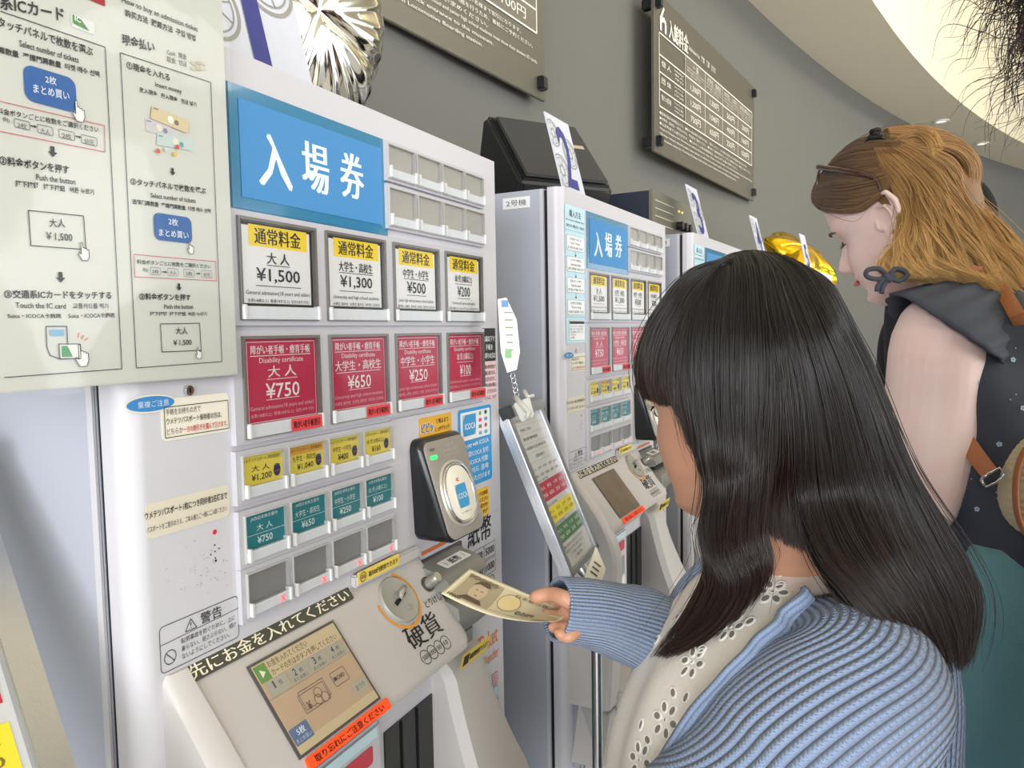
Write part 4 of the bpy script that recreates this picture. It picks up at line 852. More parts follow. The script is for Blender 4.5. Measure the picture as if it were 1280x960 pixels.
# ---- tilted menu frames on stands
def menu_stand(loc, u, down, w, h, label, pole):
    t = empty('menu_stand', (pole[0], pole[1], 0)); tag(t, label, 'sign stand', 'tilted menu stands'); Lc = Vector(loc) - t.location
    u = Vector(u).normalized(); v = -Vector(down); v = (v - u * v.dot(u)).normalized(); n = u.cross(v)
    def P(x, y, L): return Lc + u * x - v * (h - y) + n * L        # x right, y up, from the lower left corner
    def slab(x0, x1, y0, y1, a, b, nm, mt, bev=0):
        m = MB(); m.loft([[P(x0, y0, a), P(x1, y0, a), P(x1, y1, a), P(x0, y1, a)], [P(x0, y0, b), P(x1, y0, b), P(x1, y1, b), P(x0, y1, b)]]); return m.build(nm, mt, t, bevel=bev)
    r = w * .10
    slab(0, w, 0, h, -.010, -.003, 'backboard', ALU)
    slab(0, r, 0, h, -.004, .006, 'rail', ALU, .0015); slab(w - r, w, 0, h, -.004, .006, 'rail', ALU, .0015); slab(0, w, h - .016, h, -.004, .012, 'clamp_bar', ALU, .002); slab(0, w, 0, .010, -.004, .006, 'lower_bar', ALU, .0015)
    slab(-.001, .016, h - .018, h + .001, -.005, .013, 'end_cap', BLACKP, .001)
    slab(r, w - r, .010, h - .016, -.003, 0, 'paper', mat('menu_paper', (200, 200, 200), .4), 0)
    s = Sheet(P(r, .010, .0003), u, v, .0003); pw, ph = w - 2 * r, h - .026; D = (90, 90, 92)
    y = ph
    for i, (tt, ww) in enumerate([('ご利用案内', .5), ('料金のご案内', .35), ('鉄道博物館', .5), ('入館券のお求め方', .75), ('団体割引', .3)]):
        s.text(D, tt, pw * (.3 + .05 * i), y - ph * (.035 + .062 * i), pw * ww, ph * .022, 2); s.rect((170, 170, 172), 0, y - ph * (.068 + .062 * i), pw, y - ph * (.066 + .062 * i), 1)
    for r_ in range(2):
        for c in range(5): s.text(D, ['大人', '大学', '中学', '小学', '幼児'][c] if r_ == 0 else ['1500', '1300', '500', '500', '200'][c], pw * (.12 + .19 * c), ph * (.64 - .045 * r_), pw * .12, ph * .018, 2)
    for (c, a, b) in (((178, 42, 64), .43, .55), ((232, 214, 50), .29, .39), ((74, 124, 78), .155, .265)):
        s.rect(c, pw * .03, ph * a, pw * .97, ph * b, 1)
        for r_ in range(2):
            for q in range(4): s.text((240, 236, 236) if c[0] < 200 else (120, 110, 40), ['大人', '学生', '小学', '幼児'][q] if r_ else ['750', '650', '250', '100'][q], pw * (.16 + .23 * q), ph * (a + (b - a) * (.3 + .4 * r_)), pw * .15, ph * .022, 2)
        s.text(D, '障がい者手帳', pw * .25, ph * (b + .013), pw * .4, ph * .015, 2)
    for i in range(4): s.text(D, ['ご購入後の払い戻しはできません', '係員までお申し付けください', 'ご了承ください', 'ご案内'][i], pw * .45, ph * (.125 - .03 * i), pw * [.8, .7, .5, .3][i], ph * .018, 2)
    s.build(t)
    m = MB(); q = P(w / 2, .012, -.012); bp = Vector((0, 0, 0)); m.tube([(0, 0, .012), (0, 0, q.z - .05)], .0085, 18); m.build('pole', CHROME, t, smooth=False)
    m = MB(); m.tube([(0, 0, q.z - .055), (q.x * .4, q.y * .4, q.z - .03), q], [.0095, .008, .012], 12); m.build('bracket', ALU, t, smooth=True)
    m = MB(); m.loft([[(rr * math.cos(k_ * PI / 20), rr * math.sin(k_ * PI / 20), z) for k_ in range(40)] for rr, z in ((.10, 0), (.10, .006), (.092, .012), (.02, .016))]); smooth_angle(m.build('base', ALU, t), 40)
    return P, t
u_, dn = Vector((.9925, .1191, -.0284)), Vector((.0197, -.3842, -.923))
P_, st = menu_stand(Vector((.9, -.45 * .9 - .05 + 0, 0)) if 0 else Vector((1.010, -.0013, CZ - .1148)), u_, dn, .189, .267, 'tilted aluminium menu frame on a chrome pole, between the first two machines', (1.13, -.105))
# the near one at the lower left, cut by the frame's edge
TR_ = atd(-40, 556, .60); BR_ = atd(112, 1028, .50); dn2 = (BR_ - TR_).normalized(); un2 = Vector((1, 0, 0)); un2 = (un2 - dn2 * un2.dot(dn2)).normalized(); wn = .23
Pn, st2 = menu_stand(TR_ - un2 * wn, un2, dn2, wn, .36, 'tilted aluminium menu frame left of the nearest machine, cut by the corner', (TR_.x - .16, BR_.y - .10))
# booklet leaning on the frame's lower edge
t = empty('booklet', atd(747, 722, 1.0)); tag(t, 'cream paper leaflet leaning at the lower end of the middle menu frame', 'leaflet')
B0 = t.location; pts = [atd(730, 722, .985) - B0, atd(748, 736, .985) - B0, atd(756, 712, 1.0) - B0, atd(744, 684, 1.01) - B0]
n_ = (pts[1] - pts[0]).cross(pts[3] - pts[0]).normalized()
m = MB(); m.loft([[p for p in pts], [p + n_ * .003 for p in pts]]); m.build('cover', mat('leaflet_cream', (232, 228, 206), .5), t)
sgn = 1 if (CP - B0).dot(n_) > 0 else -1
S5 = Sheet(pts[0] + n_ * (.0036 if sgn > 0 else -.0006), pts[1] - pts[0], pts[3] - pts[0], .0004)
if S5.n.dot(n_) * sgn < 0: S5.n = -S5.n
for i in range(3): S5.rect((90, 90, 84), .004, .010 + .007 * i, .015, .0125 + .007 * i)
S5.build(t)
# ---- hanging card on a chain and clip over the middle frame
cdp = [(622, 374), (633, 372), (646, 400), (650, 440), (646, 462), (634, 466), (626, 440)]
t = empty('hanging_card', atd(636, 420, 1.02)); tag(t, 'laminated guide card hanging on a chain beside the first machine', 'card'); B0 = t.location
m = MB(); q = [atd(x, y, 1.02 + (x - 622) * .0006) - B0 for x, y in cdp]; m.loft([q, [p + CF * .002 for p in q]]); m.build('card', mat('laminated_card', (232, 234, 224), .25, coat=.4), t)
U_ = (q[1] - q[0]).normalized(); s = Sheet(q[6] - CF * .0008, CR, CU, .0004); s.n = -CF
for i in range(6): s.rect((120, 124, 120), .004 + .001 * i, .052 - .010 * i, .016, .0535 - .010 * i)
s.rect((90, 130, 190), .001, .060, .010, .069, 2); s.rect((120, 170, 120), .006, -.008, .014, .004, 2); s.build(t)
for i in range(5):
    c = atd(641 + i * 1.2, 470 + i * 6, 1.02) - B0; m = MB(); R_ = []
    for j in range(13): a = 2 * PI * j / 12; R_.append(c + CR * (.0028 * math.cos(a)) + CU * (.0042 * math.sin(a)) + CF * (.001 * math.cos(a + i)))
    m.tube(R_, .0007, 6, False); m.build('chain_link', CHROME, t, smooth=True)
t = empty('bulldog_clip', atd(655, 512, 1.0)); tag(t, 'clear plastic clip gripping the top bar of the middle menu frame', 'clip'); B0 = t.location
CLIP = mat('clip_clear', (214, 214, 206), .12, coat=.8, trans=.4)
m = MB(); c4 = [atd(641, 505, .985), atd(662, 496, .985), atd(668, 520, .98), atd(652, 528, .98)]; q = [p - B0 for p in c4]; m.loft([q, [p + CF * .006 for p in q]]); m.build('jaw', CLIP, t, bevel=.0015)
m = MB(); m.tube([atd(644, 496, .99) - B0, atd(652, 506, .982) - B0, atd(661, 516, .978) - B0, atd(658, 524, .976) - B0], .0035, 10); m.build('lever', CLIP, t, smooth=True)
m = MB(); m.tube([atd(655, 488, .995) - B0, atd(660, 496, .99) - B0, atd(668, 494, .99) - B0], .0028, 10); m.build('lever', CLIP, t, smooth=True)
# ------------------------------------------------------------------ people
def skin_mat(name, rgb, blush=(214, 140, 126)):
    m = mat(name, rgb, .48, vary=.0, bump=.12, bscale=900); nt = m.node_tree; b = nt.nodes['Principled BSDF']
    b.inputs['Subsurface Weight'].default_value = .12; b.inputs['Subsurface Radius'].default_value = (.012, .005, .003); b.inputs['Subsurface Scale'].default_value = .5
    nz = nt.nodes.new('ShaderNodeTexNoise'); nz.inputs['Scale'].default_value = 14; nz.inputs['Detail'].default_value = 4
    tc = nt.nodes['Texture Coordinate']; nt.links.new(tc.outputs['Object'], nz.inputs['Vector'])
    r = nt.nodes.new('ShaderNodeMapRange'); r.inputs[1].default_value = .45; r.inputs[2].default_value = .75; r.inputs[4].default_value = .5; nt.links.new(nz.outputs[0], r.inputs[0])
    mx = nt.nodes.new('ShaderNodeMix'); mx.data_type = 'RGBA'; mx.inputs[6].default_value = s2l(rgb) + (1,); mx.inputs[7].default_value = s2l(blush) + (1,)
    nt.links.new(r.outputs[0], mx.inputs[0]); nt.links.new(mx.outputs[2], b.inputs['Base Color']); return m
SKIN_G = skin_mat('skin_tan', (198, 148, 120), (196, 134, 110)); SKIN_W = skin_mat('skin_fair', (252, 222, 214), (246, 192, 184)); SKIN_T = skin_mat('skin_third', (214, 168, 146))
def hair_mat(name, rgb, rough=.35, var=.35, tip=None):
    m = bpy.data.materials.new(name); m.use_nodes = True; nt = m.node_tree; nt.nodes.clear()
    o = nt.nodes.new('ShaderNodeOutputMaterial'); b = nt.nodes.new('ShaderNodeBsdfPrincipled'); nt.links.new(b.outputs[0], o.inputs[0])
    b.inputs['Roughness'].default_value = rough; b.inputs['Specular IOR Level'].default_value = .45
    hi = nt.nodes.new('ShaderNodeHairInfo'); mx = nt.nodes.new('ShaderNodeMix'); mx.data_type = 'RGBA'; c = s2l(rgb); t = s2l(tip or rgb)
    mx.inputs[6].default_value = c + (1,); mx.inputs[7].default_value = t + (1,)
    pw = nt.nodes.new('ShaderNodeMath'); pw.operation = 'POWER'; pw.inputs[1].default_value = 2.2; nt.links.new(hi.outputs['Intercept'], pw.inputs[0]); nt.links.new(pw.outputs[0], mx.inputs[0])
    hv = nt.nodes.new('ShaderNodeHueSaturation'); r = nt.nodes.new('ShaderNodeMapRange'); r.inputs[3].default_value = 1 - var; r.inputs[4].default_value = 1 + var
    nt.links.new(hi.outputs['Random'], r.inputs[0]); nt.links.new(r.outputs[0], hv.inputs['Value']); nt.links.new(mx.outputs[2], hv.inputs['Color']); nt.links.new(hv.outputs[0], b.inputs['Base Color'])
    MATS[name] = m; return m
HB = hair_mat('hair_black', (25, 22, 22), .34, .4, (50, 35, 28)); HW = hair_mat('hair_blonde', (160, 120, 74), .40, .35, (224, 182, 118)); HC = hair_mat('hair_curly_dark', (44, 36, 34), .5, .3)
HBB = mat('hair_base_black', (20, 18, 18), .85, spec=.2, bump=.4, bscale=300); HWB = mat('hair_base_blonde', (128, 92, 54), .6, vary=.25, scale=40); HCB = mat('hair_base_dark', (30, 25, 24), .6)
def basis(az, pit=0, rol=0):
    a, t, r = map(math.radians, (az, pit, rol)); f = Vector((math.cos(a) * math.cos(t), math.sin(a) * math.cos(t), -math.sin(t))); rt = f.cross(Vector((0, 0, 1))).normalized(); u = rt.cross(f)
    return rt * math.cos(r) + u * math.sin(r), f, -rt * math.sin(r) + u * math.cos(r)
class Fr:
    def __init__(s, O, az, pit=0, rol=0, k=1.): s.O = Vector(O); s.r, s.f, s.u = basis(az, pit, rol); s.k = k
    def __call__(s, x, y, z): return s.O + (s.r * x + s.f * y + s.u * z) * s.k
def itp(tab, z):
    if z <= tab[0][0]: return tab[0][1]
    for a, b in zip(tab[:-1], tab[1:]):
        if z <= b[0]:
            t = (z - a[0]) / (b[0] - a[0]); t = t * t * (3 - 2 * t) * .5 + t * .5; return a[1] + (b[1] - a[1]) * t
    return tab[-1][1]
FRT = [(-.118, .050), (-.112, .072), (-.104, .083), (-.094, .088), (-.082, .084), (-.068, .087), (-.055, .090), (-.040, .088), (-.02, .085), (0, .082), (.018, .088), (.035, .093), (.055, .091), (.08, .077), (.1, .050), (.112, .022), (.118, 0)]
BCK = [(-.118, .030), (-.105, .002), (-.09, -.025), (-.07, -.055), (-.045, -.080), (-.015, -.097), (.03, -.106), (.06, -.100), (.085, -.078), (.105, -.042), (.118, 0)]
WID = [(-.118, .012), (-.108, .030), (-.095, .042), (-.08, .050), (-.06, .057), (-.035, .063), (-.01, .069), (.02, .075), (.045, .076), (.07, .067), (.09, .050), (.108, .024), (.118, 0)]
def gs(v, s): return math.exp(-(v / s) ** 2)
def head_verts(m, H, closed_eyes=False, nz=110, na=128):
    rings = []
    for j in range(nz + 1):
        t = j / nz; z = -.118 + .236 * (1 - math.cos(PI * t)) / 2
        a, b, w = itp(FRT, z), itp(BCK, z), itp(WID, z); yc = (a + b) / 2; hd = (a - b) / 2; ring = []
        for i in range(na):
            th = 2 * PI * i / na; c, s_ = math.sin(th), math.cos(th)   # th=0 is the front
            e = 2.25 if z < .03 else 2.0; q = (abs(c) ** e + abs(s_) ** e) ** (-1 / e)
            x, y = w * c * q, yc + hd * s_ * q
            if s_ > 0:
                ax = abs(x); fr = 1 if y > 0 else 0
                nzp = 0
                if z < .022:
                    n_ = [(-.060, 0), (-.050, .002), (-.044, .012), (-.038, .022), (-.031, .027), (-.022, .024), (-.008, .015), (.006, .007), (.022, 0)]
                    nzp = itp(n_, z)
                sx = .0075 + .006 * gs(z + .036, .010)
                y += nzp * gs(x, sx) + (.006 * gs(ax - .012, .005) * gs(z + .038, .006))
                y -= .010 * gs(ax - .030, .016) * gs(z - .001, .012) + .003 * gs(ax - .014, .007) * gs(z - .002, .010)
                y += .0035 * gs(z - .020, .008) * gs(ax - .030, .022) + .004 * gs(ax - .040, .018) * gs(z + .030, .016)
                y += .0060 * gs(z + .0570, .0042) * gs(x, .019) + .0065 * gs(z + .0670, .0042) * gs(x, .016) - .0055 * gs(z + .0622, .0020) * gs(x, .021)
                y += .005 * gs(z + .094, .010) * gs(x, .018) - .003 * gs(z + .078, .006) * gs(x, .016)
                y += (.0085 if closed_eyes else .0035) * gs(ax - .031, .0115) * gs(z - .001, .0085)
            ring.append(H(x, y, z))
        rings.append(ring)
    m.loft(rings)
def ear(m, H, sx):
    base = [(-.002, .030), (-.014, .034), (-.026, .028), (-.032, .014), (-.030, -.002), (-.022, -.016), (-.012, -.028), (-.003, -.032), (.003, -.024)]
    def E(y, z, o): return H(sx * (.070 + o + max(0, -y) * .50), y * 1.15 + .006, z * 1.15 - .008)
    pts = []
    n = len(base)
    for i in range(n - 1):
        for k in range(4):
            t = k / 4; pts.append(E(base[i][0] * (1 - t) + base[i + 1][0] * t, base[i][1] * (1 - t) + base[i + 1][1] * t, .004))
    pts.append(E(*base[-1], .002)); m.tube(pts, [.0030 + .0012 * math.sin(PI * i / (len(pts) - 1)) for i in range(len(pts))], 10)
    m.tube([E(-.006, .018, .002), E(-.016, .016, .003), (E(-.020, .004, .003)), E(-.016, -.012, .003), E(-.006, -.018, .002)], [.002, .003, .0032, .003, .002], 8)
    q = [E(y * .92 - .001, z * .92, -.0025) for y, z in base]; c = E(-.012, 0, -.005)
    m.loft([[p - H.r * (sx * .003) for p in q], q, [c + (p - c) * .3 for p in q]])
    m.tube([E(.004, .004, .0), E(.003, -.004, .002), E(.001, -.010, 0)], [.002, .0045, .002], 8); m.tube([E(-.004, -.024, 0), E(-.004, -.032, 0)], [.005, .004], 8)
def remesh(m, name, mt, parent, vox, it=2):
    me = bpy.data.meshes.new('t'); me.from_pydata(m.v, [], m.f); bm = bmesh.new(); bm.from_mesh(me); bmesh.ops.recalc_face_normals(bm, faces=bm.faces); bm.to_mesh(me); bm.free()
    o = bpy.data.objects.new('t', me); COL.objects.link(o)
    r = o.modifiers.new('r', 'REMESH'); r.mode = 'VOXEL'; r.voxel_size = vox; r.use_smooth_shade = True
    s = o.modifiers.new('s', 'SMOOTH'); s.iterations = it; s.factor = .5
    n = bpy.data.meshes.new_from_object(o.evaluated_get(bpy.context.evaluated_depsgraph_get())); n.name = name
    bpy.data.objects.remove(o); bpy.data.meshes.remove(me); n.materials.clear(); n.materials.append(mt)
    for p in n.polygons: p.use_smooth = True
    return link(bpy.data.objects.new(name, n), parent)
def local(m, t):   # move a mesh builder's world points into the frame of the thing
    m.v = [tuple(Vector(v) - t.location) for v in m.v]; return m
def catm(P, n):
    P = [Vector(p) for p in P]; out = []; Q = [P[0] * 2 - P[1]] + P + [P[-1] * 2 - P[-2]]; S = len(P) - 1
    for i in range(n):
        u = i / (n - 1) * S; k = min(int(u), S - 1); t = u - k; a, b, c, d = Q[k:k + 4]
        out.append(.5 * ((2 * b) + (c - a) * t + (2 * a - 5 * b + 4 * c - d) * t * t + (3 * b - a - 3 * c + d) * t ** 3))
    return out
def np_catm(P, u):   # P: (n,...,3), u: array of parameters in 0..n-1
    n = len(P); k = np.clip(u.astype(int), 0, n - 2); t = (u - k)
    g = lambda i: P[np.clip(i, 0, n - 1)]
    sh = (len(u),) + (1,) * (P.ndim - 1); t = t.reshape(sh)
    a, b, c, d = g(k - 1), g(k), g(k + 1), g(k + 2)
    return .5 * (2 * b + (c - a) * t + (2 * a - 5 * b + 4 * c - d) * t * t + (3 * b - a - 3 * c + d) * t ** 3)
def hair_object(name, strands, rad, mt, parent, t):
    # strands: (n, k, 3) world points
    n, k, _ = strands.shape; hc = bpy.data.hair_curves.new(name); hc.add_curves([k] * n)
    loc = np.array(t.location); pos = (strands - loc).reshape(-1).astype(np.float32)
    hc.position_data.foreach_set('vector', pos)
    pr = np.tile(rad * (1 - .75 * np.linspace(0, 1, k) ** 3), n).astype(np.float32)
    at = hc.attributes.get('radius') or hc.attributes.new('radius', 'FLOAT', 'POINT'); at.data.foreach_set('value', pr)
    hc.materials.append(mt); o = bpy.data.objects.new(name, hc); o['kind'] = 'stuff'; return link(o, parent)
def outw(S, N, ctr, du):
    c = np.array(ctr); V = S - c; V[..., 2] = np.maximum(V[..., 2], 0); N = N * np.sign((N * V).sum(-1, keepdims=True) + 1e-9)
    R = V / (np.linalg.norm(V, axis=-1, keepdims=True) + 1e-9); w = np.clip(np.linalg.norm(du, axis=-1, keepdims=True) / .004 - .3, 0, 1); N = N * w + R * (1 - w)
    return N / (np.linalg.norm(N, axis=-1, keepdims=True) + 1e-9)
def sheet_hair(G, ctr, n, k, thick, seed, clump=60, jit=.0012, wave=0., wf=3., fly=.04, tipvar=.12, nrm=None):
    # G: guides (m, q, 3). returns strands (n,k,3): random across, inside a layer of the given thickness under the sheet
    rg = np.random.default_rng(seed); m, q, _ = G.shape
    up = np_catm(G.transpose(1, 0, 2), np.linspace(0, q - 1, k))           # (k, m, 3)
    uu = rg.random(n) * (m - 1); S = np_catm(up.transpose(1, 0, 2), uu)     # (n, k, 3)
    du = np_catm(up.transpose(1, 0, 2), np.clip(uu + .15, 0, m - 1)) - np_catm(up.transpose(1, 0, 2), np.clip(uu - .15, 0, m - 1))
    dv = np.gradient(S, axis=1); N = np.cross(du, dv); N /= np.linalg.norm(N, axis=2, keepdims=True) + 1e-9
    N = outw(S, N, ctr, du)
    tt = np.linspace(0, 1, k)[None, :, None]
    dep = (rg.random(n) ** 1.7)[:, None, None]
    S = S - N * dep * thick * (np.sin(np.clip(tt * 1.25 + .05, 0, 1) * PI * .5) ** .7)
    # clumping towards random clump centres
    cu = np.floor(uu / (m - 1) * clump); ph = rg.random(int(clump) + 2) * 6.28; am = rg.normal(0, 1, int(clump) + 2)
    ci = cu.astype(int); ctr = np_catm(up.transpose(1, 0, 2), (cu + .5) / clump * (m - 1))
    pull = (.10 + .50 * tt ** 2.0); S = S * (1 - pull * .55) + (ctr - N * dep * thick) * pull * .55
    T = du / (np.linalg.norm(du, axis=2, keepdims=True) + 1e-9)
    w = np.sin(tt[..., 0] * wf * 6.28 + ph[ci][:, None] + rg.normal(0, .25, (n, 1)))[..., None] * wave * tt
    S = S + T * w + N * (np.cos(tt[..., 0] * wf * 5 + ph[ci][:, None])[..., None] * wave * .6 * tt)
    T = T * np.clip(np.linalg.norm(du, axis=2, keepdims=True) / .003, 0, 1)
    S = S + T * (am[ci][:, None, None] * jit * 1.5 * tt)
    S = S + rg.normal(0, jit, (n, 1, 3)) * (tt ** .8 + .25)
    fl = (rg.random(n) < fly)[:, None, None]; S = S + fl * (T * rg.normal(0, .012, (n, 1, 1)) + N * np.abs(rg.normal(0, .008, (n, 1, 1)))) * np.sin(tt * PI * .5) ** 2
    # vary length
    L = 1 - rg.random(n) ** 2 * tipvar; idx = np.linspace(0, 1, k)[None, :] * L[:, None] * (k - 1)
    i0 = np.clip(idx.astype(int), 0, k - 2); fr = (idx - i0)[..., None]; ar = np.arange(n)[:, None]
    return S[ar, i0] * (1 - fr) + S[ar, i0 + 1] * fr
def sheet_mesh(G, ctr, inset, a=40, b=40, thick=.02):
    m, q, _ = G.shape; up = np_catm(G.transpose(1, 0, 2), np.linspace(0, q - 1, b)); S = np_catm(up.transpose(1, 0, 2), np.linspace(0, m - 1, a))
    du = np.gradient(S, axis=0); dv = np.gradient(S, axis=1); N = np.cross(du, dv); N /= np.linalg.norm(N, axis=2, keepdims=True) + 1e-9
    N = outw(S, N, ctr, du)
    t = np.linspace(0, 1, b)[None, :, None]; ins = inset * (1 + 0 * t); A = S - N * ins; tap = np.sin(np.linspace(0, 1, b) * PI) ** .4; B = A - N * (thick * tap[None, :, None] + .001)
    mb = MB(); mb.add(A.reshape(-1, 3).tolist(), [(i * b + j, i * b + j + 1, (i + 1) * b + j + 1, (i + 1) * b + j) for i in range(a - 1) for j in range(b - 1)])
    o = len(mb.v); mb.add(B.reshape(-1, 3).tolist(), [(i * b + j, (i + 1) * b + j, (i + 1) * b + j + 1, i * b + j + 1) for i in range(a - 1) for j in range(b - 1)])
    rim = [i * b for i in range(a)] + [(a - 1) * b + j for j in range(1, b)] + [i * b + b - 1 for i in range(a - 2, -1, -1)] + [j for j in range(b - 2, 0, -1)]
    mb.f += [(rim[i], rim[(i + 1) % len(rim)], rim[(i + 1) % len(rim)] + o, rim[i] + o) for i in range(len(rim))]; return mb
def on_head(H, px, py, sc_=1., off=(0, -.006, .004)):
    # where the pixel's ray meets the head ellipsoid (nearest approach when it misses)
    c = H(*off); A, B, Cc = .078 * sc_, .101 * sc_, .117 * sc_; d = ray(px, py); 
    loc_ = lambda v: Vector((v.dot(H.r) / A, v.dot(H.f) / B, v.dot(H.u) / Cc))
    o, dd = loc_(CP - c), loc_(d); a, b, cc = dd.dot(dd), o.dot(dd), o.dot(o) - 1; D = b * b - a * cc
    return -b / a - (math.sqrt(D) / a if D > 0 else 0)
def guides(H, tab, k=14, mn=1.11):
    # tab: list of guides; each a list of (px, py, depth or 'h' for the head surface or ('h', scale))
    out = []
    for g in tab:
        P = []
        for px, py, d in g:
            if px is None: P.append(H(*d)); continue
            if d == 'h': d = on_head(H, px, py, 1.10)
            elif isinstance(d, tuple): d = on_head(H, px, py, d[1]) + (d[2] if len(d) > 2 else 0)
            P.append(atd(px, py, d))
        q = []
        for p in catm(P, k):
            v = p - H(0, -.006, .004); a, b, c = v.dot(H.r) / .078, v.dot(H.f) / .101, v.dot(H.u) / .117; R = math.sqrt(a * a + b * b + c * c)
            if R < mn and c > -.25: p = H(0, -.006, .004) + v * (1 + (mn / R - 1) * min(1, (c + .25) * 3))
            q.append(tuple(p))
        out.append(q)
    return np.array(out)
def knit(name, rgb, nu, nv, depth=.0035, strength=1.):
    m = mat(name, rgb, .85, vary=.06, scale=60); nt = m.node_tree; b = nt.nodes['Principled BSDF']; b.inputs['Sheen Weight'].default_value = .25; N = nt.nodes.new; L = nt.links.new
    uv = N('ShaderNodeUVMap'); sp_ = N('ShaderNodeSeparateXYZ'); L(uv.outputs[0], sp_.inputs[0])
    def M_(op, a, b_=None):
        n = N('ShaderNodeMath'); n.operation = op
        for i, v in enumerate((a, b_)):
            if v is None: continue
            if isinstance(v, (int, float)): n.inputs[i].default_value = v
            else: L(v, n.inputs[i])
        return n.outputs[0]
    un = M_('MULTIPLY', sp_.outputs[0], nu); fr = M_('FRACT', un); c = M_('ABSOLUTE', M_('SUBTRACT', fr, .5))      # 0 at rib centre
    rib = M_('POWER', M_('COSINE', M_('MULTIPLY', c, PI)), .7)
    v = M_('ADD', M_('MULTIPLY', sp_.outputs[1], nv), M_('MULTIPLY', c, 1.3)); st = M_('MULTIPLY', M_('ADD', M_('SINE', M_('MULTIPLY', v, 2 * PI)), 1), .11)
    h = M_('ADD', rib, M_('MULTIPLY', st, M_('MULTIPLY', rib, 1.4)))
    bp = N('ShaderNodeBump'); bp.inputs['Strength'].default_value = strength; bp.inputs['Distance'].default_value = depth; L(h, bp.inputs['Height']); L(bp.outputs[0], b.inputs['Normal'])
    # rib valleys darkened and crests lightened in the colour, as painted shade
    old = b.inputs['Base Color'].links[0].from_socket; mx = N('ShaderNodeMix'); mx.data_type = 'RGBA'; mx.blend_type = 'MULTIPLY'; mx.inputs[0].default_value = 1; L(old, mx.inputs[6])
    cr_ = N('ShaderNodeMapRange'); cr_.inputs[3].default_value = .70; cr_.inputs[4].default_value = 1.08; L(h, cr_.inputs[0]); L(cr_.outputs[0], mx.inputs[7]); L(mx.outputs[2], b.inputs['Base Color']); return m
def uv_loft(rings, name, mt, parent, t, closed=False, thick=0., cap=False, u0=0, u1=1):
    # rings along v, points along u; builds UVs
    nr, nc = len(rings), len(rings[0]); me = bpy.data.meshes.new(name); vs = [tuple(Vector(p) - t.location) for r in rings for p in r]; fs = []; uvs = []
    for i in range(nr - 1):
        for k in range(nc if closed else nc - 1):
            k2 = (k + 1) % nc; fs.append((i * nc + k, i * nc + k2, (i + 1) * nc + k2, (i + 1) * nc + k)); d = nc if closed else nc - 1
            ua, ub = u0 + (u1 - u0) * k / d, u0 + (u1 - u0) * (k + 1) / d; va, vb = i / (nr - 1), (i + 1) / (nr - 1); uvs += [(ua, va), (ub, va), (ub, vb), (ua, vb)]
    me.from_pydata(vs, [], fs); l = me.uv_layers.new(name='UVMap'); l.data.foreach_set('uv', [c for p in uvs for c in p]); me.materials.append(mt)
    for p in me.polygons: p.use_smooth = True
    o = link(bpy.data.objects.new(name, me), parent)
    if thick: md = o.modifiers.new('s', 'SOLIDIFY'); md.thickness = thick; md.offset = 0
    return o
def ring3(c, t, r1, r2, n, ref):
    t = t.normalized(); a = (ref - t * ref.dot(t)).normalized(); b = t.cross(a)
    return [c + a * (r1 * math.cos(2 * PI * k / n)) + b * (r2 * math.sin(2 * PI * k / n)) for k in range(n)]
def sleeve(P, R, n=64, k=60, ref=Vector((0, 0, 1)), fold=0., seed=0, flat=1.):
    C_ = catm(P, k); rr = [itp([(i / (len(R) - 1), v) for i, v in enumerate(R)], j / (k - 1)) for j in range(k)]; random.seed(seed); ph = [random.uniform(0, 6.28) for _ in range(4)]; out = []
    for j in range(k):
        t = C_[min(j + 1, k - 1)] - C_[max(j - 1, 0)]; rg = ring3(C_[j], t, rr[j], rr[j] * flat, n, ref); q = []
        for i, p in enumerate(rg):
            a = 2 * PI * i / n; w = fold * (math.sin(j / k * 17 + ph[0] + 1.2 * math.sin(a + ph[1])) * .6 + math.sin(j / k * 9 + 2 * a + ph[2]) * .5) * math.sin(PI * min(1, j / k * 1.1 + .05))
            q.append(p + (p - C_[j]).normalized() * w)
        out.append(q)
    return out
def torso_rings(F, tab, off, n=96, th0=0., th1=360., wr=None, e=2.3):
    # F: frame at the neck base; tab: (h down, fwd, half width, half depth)
    out = []
    for h, fw, hw, hd in tab:
        r = []
        for i in range(n if th1 - th0 >= 360 else n + 1):
            a = math.radians(th0 + (th1 - th0) * i / n); c, s_ = math.cos(a), math.sin(a); q = (abs(c) ** e + abs(s_) ** e) ** (-1 / e)
            o = off(h, a) if callable(off) else off
            r.append(F(-c * q * (hw + o), s_ * q * (hd + o) + fw, -h))
        out.append(r)
    return out
def fine(tab, n):
    A = np.array(tab); x = np.linspace(0, len(A) - 1, n); return [tuple(v) for v in np_catm(A[:, None, :], x)[:, 0, :]]
def legs_and_shoes(m, hipc, f, r, hipz, spread=.09, rad=(.085, .055, .04)):
    for s in (-1, 1):
        h = hipc + r * (s * spread); m.tube([h + Vector((0, 0, hipz)), h + Vector((0, 0, hipz * .5)) + f * .01, h + Vector((0, 0, .09))], [rad[0], rad[1], rad[2]], 16)
def shoe(c, f, r, mt, parent, t, nm='shoe'):
    m = MB(); R_ = []
    for i in range(9):
        y = -.07 + .26 * i / 8; w = .034 + .012 * math.sin(PI * min(1, (i + 1) / 8)); h = .075 - .045 * (i / 8) ** 1.3; 
        R_.append([c + f * y + r * (w * math.cos(a)) + Vector((0, 0, max(0.0, h * .5 + h * .5 * math.sin(a)))) for a in [2 * PI * k / 16 for k in range(16)]])
    m.loft(R_); o = local(m, t).build(nm, mt, parent, smooth=True); return o
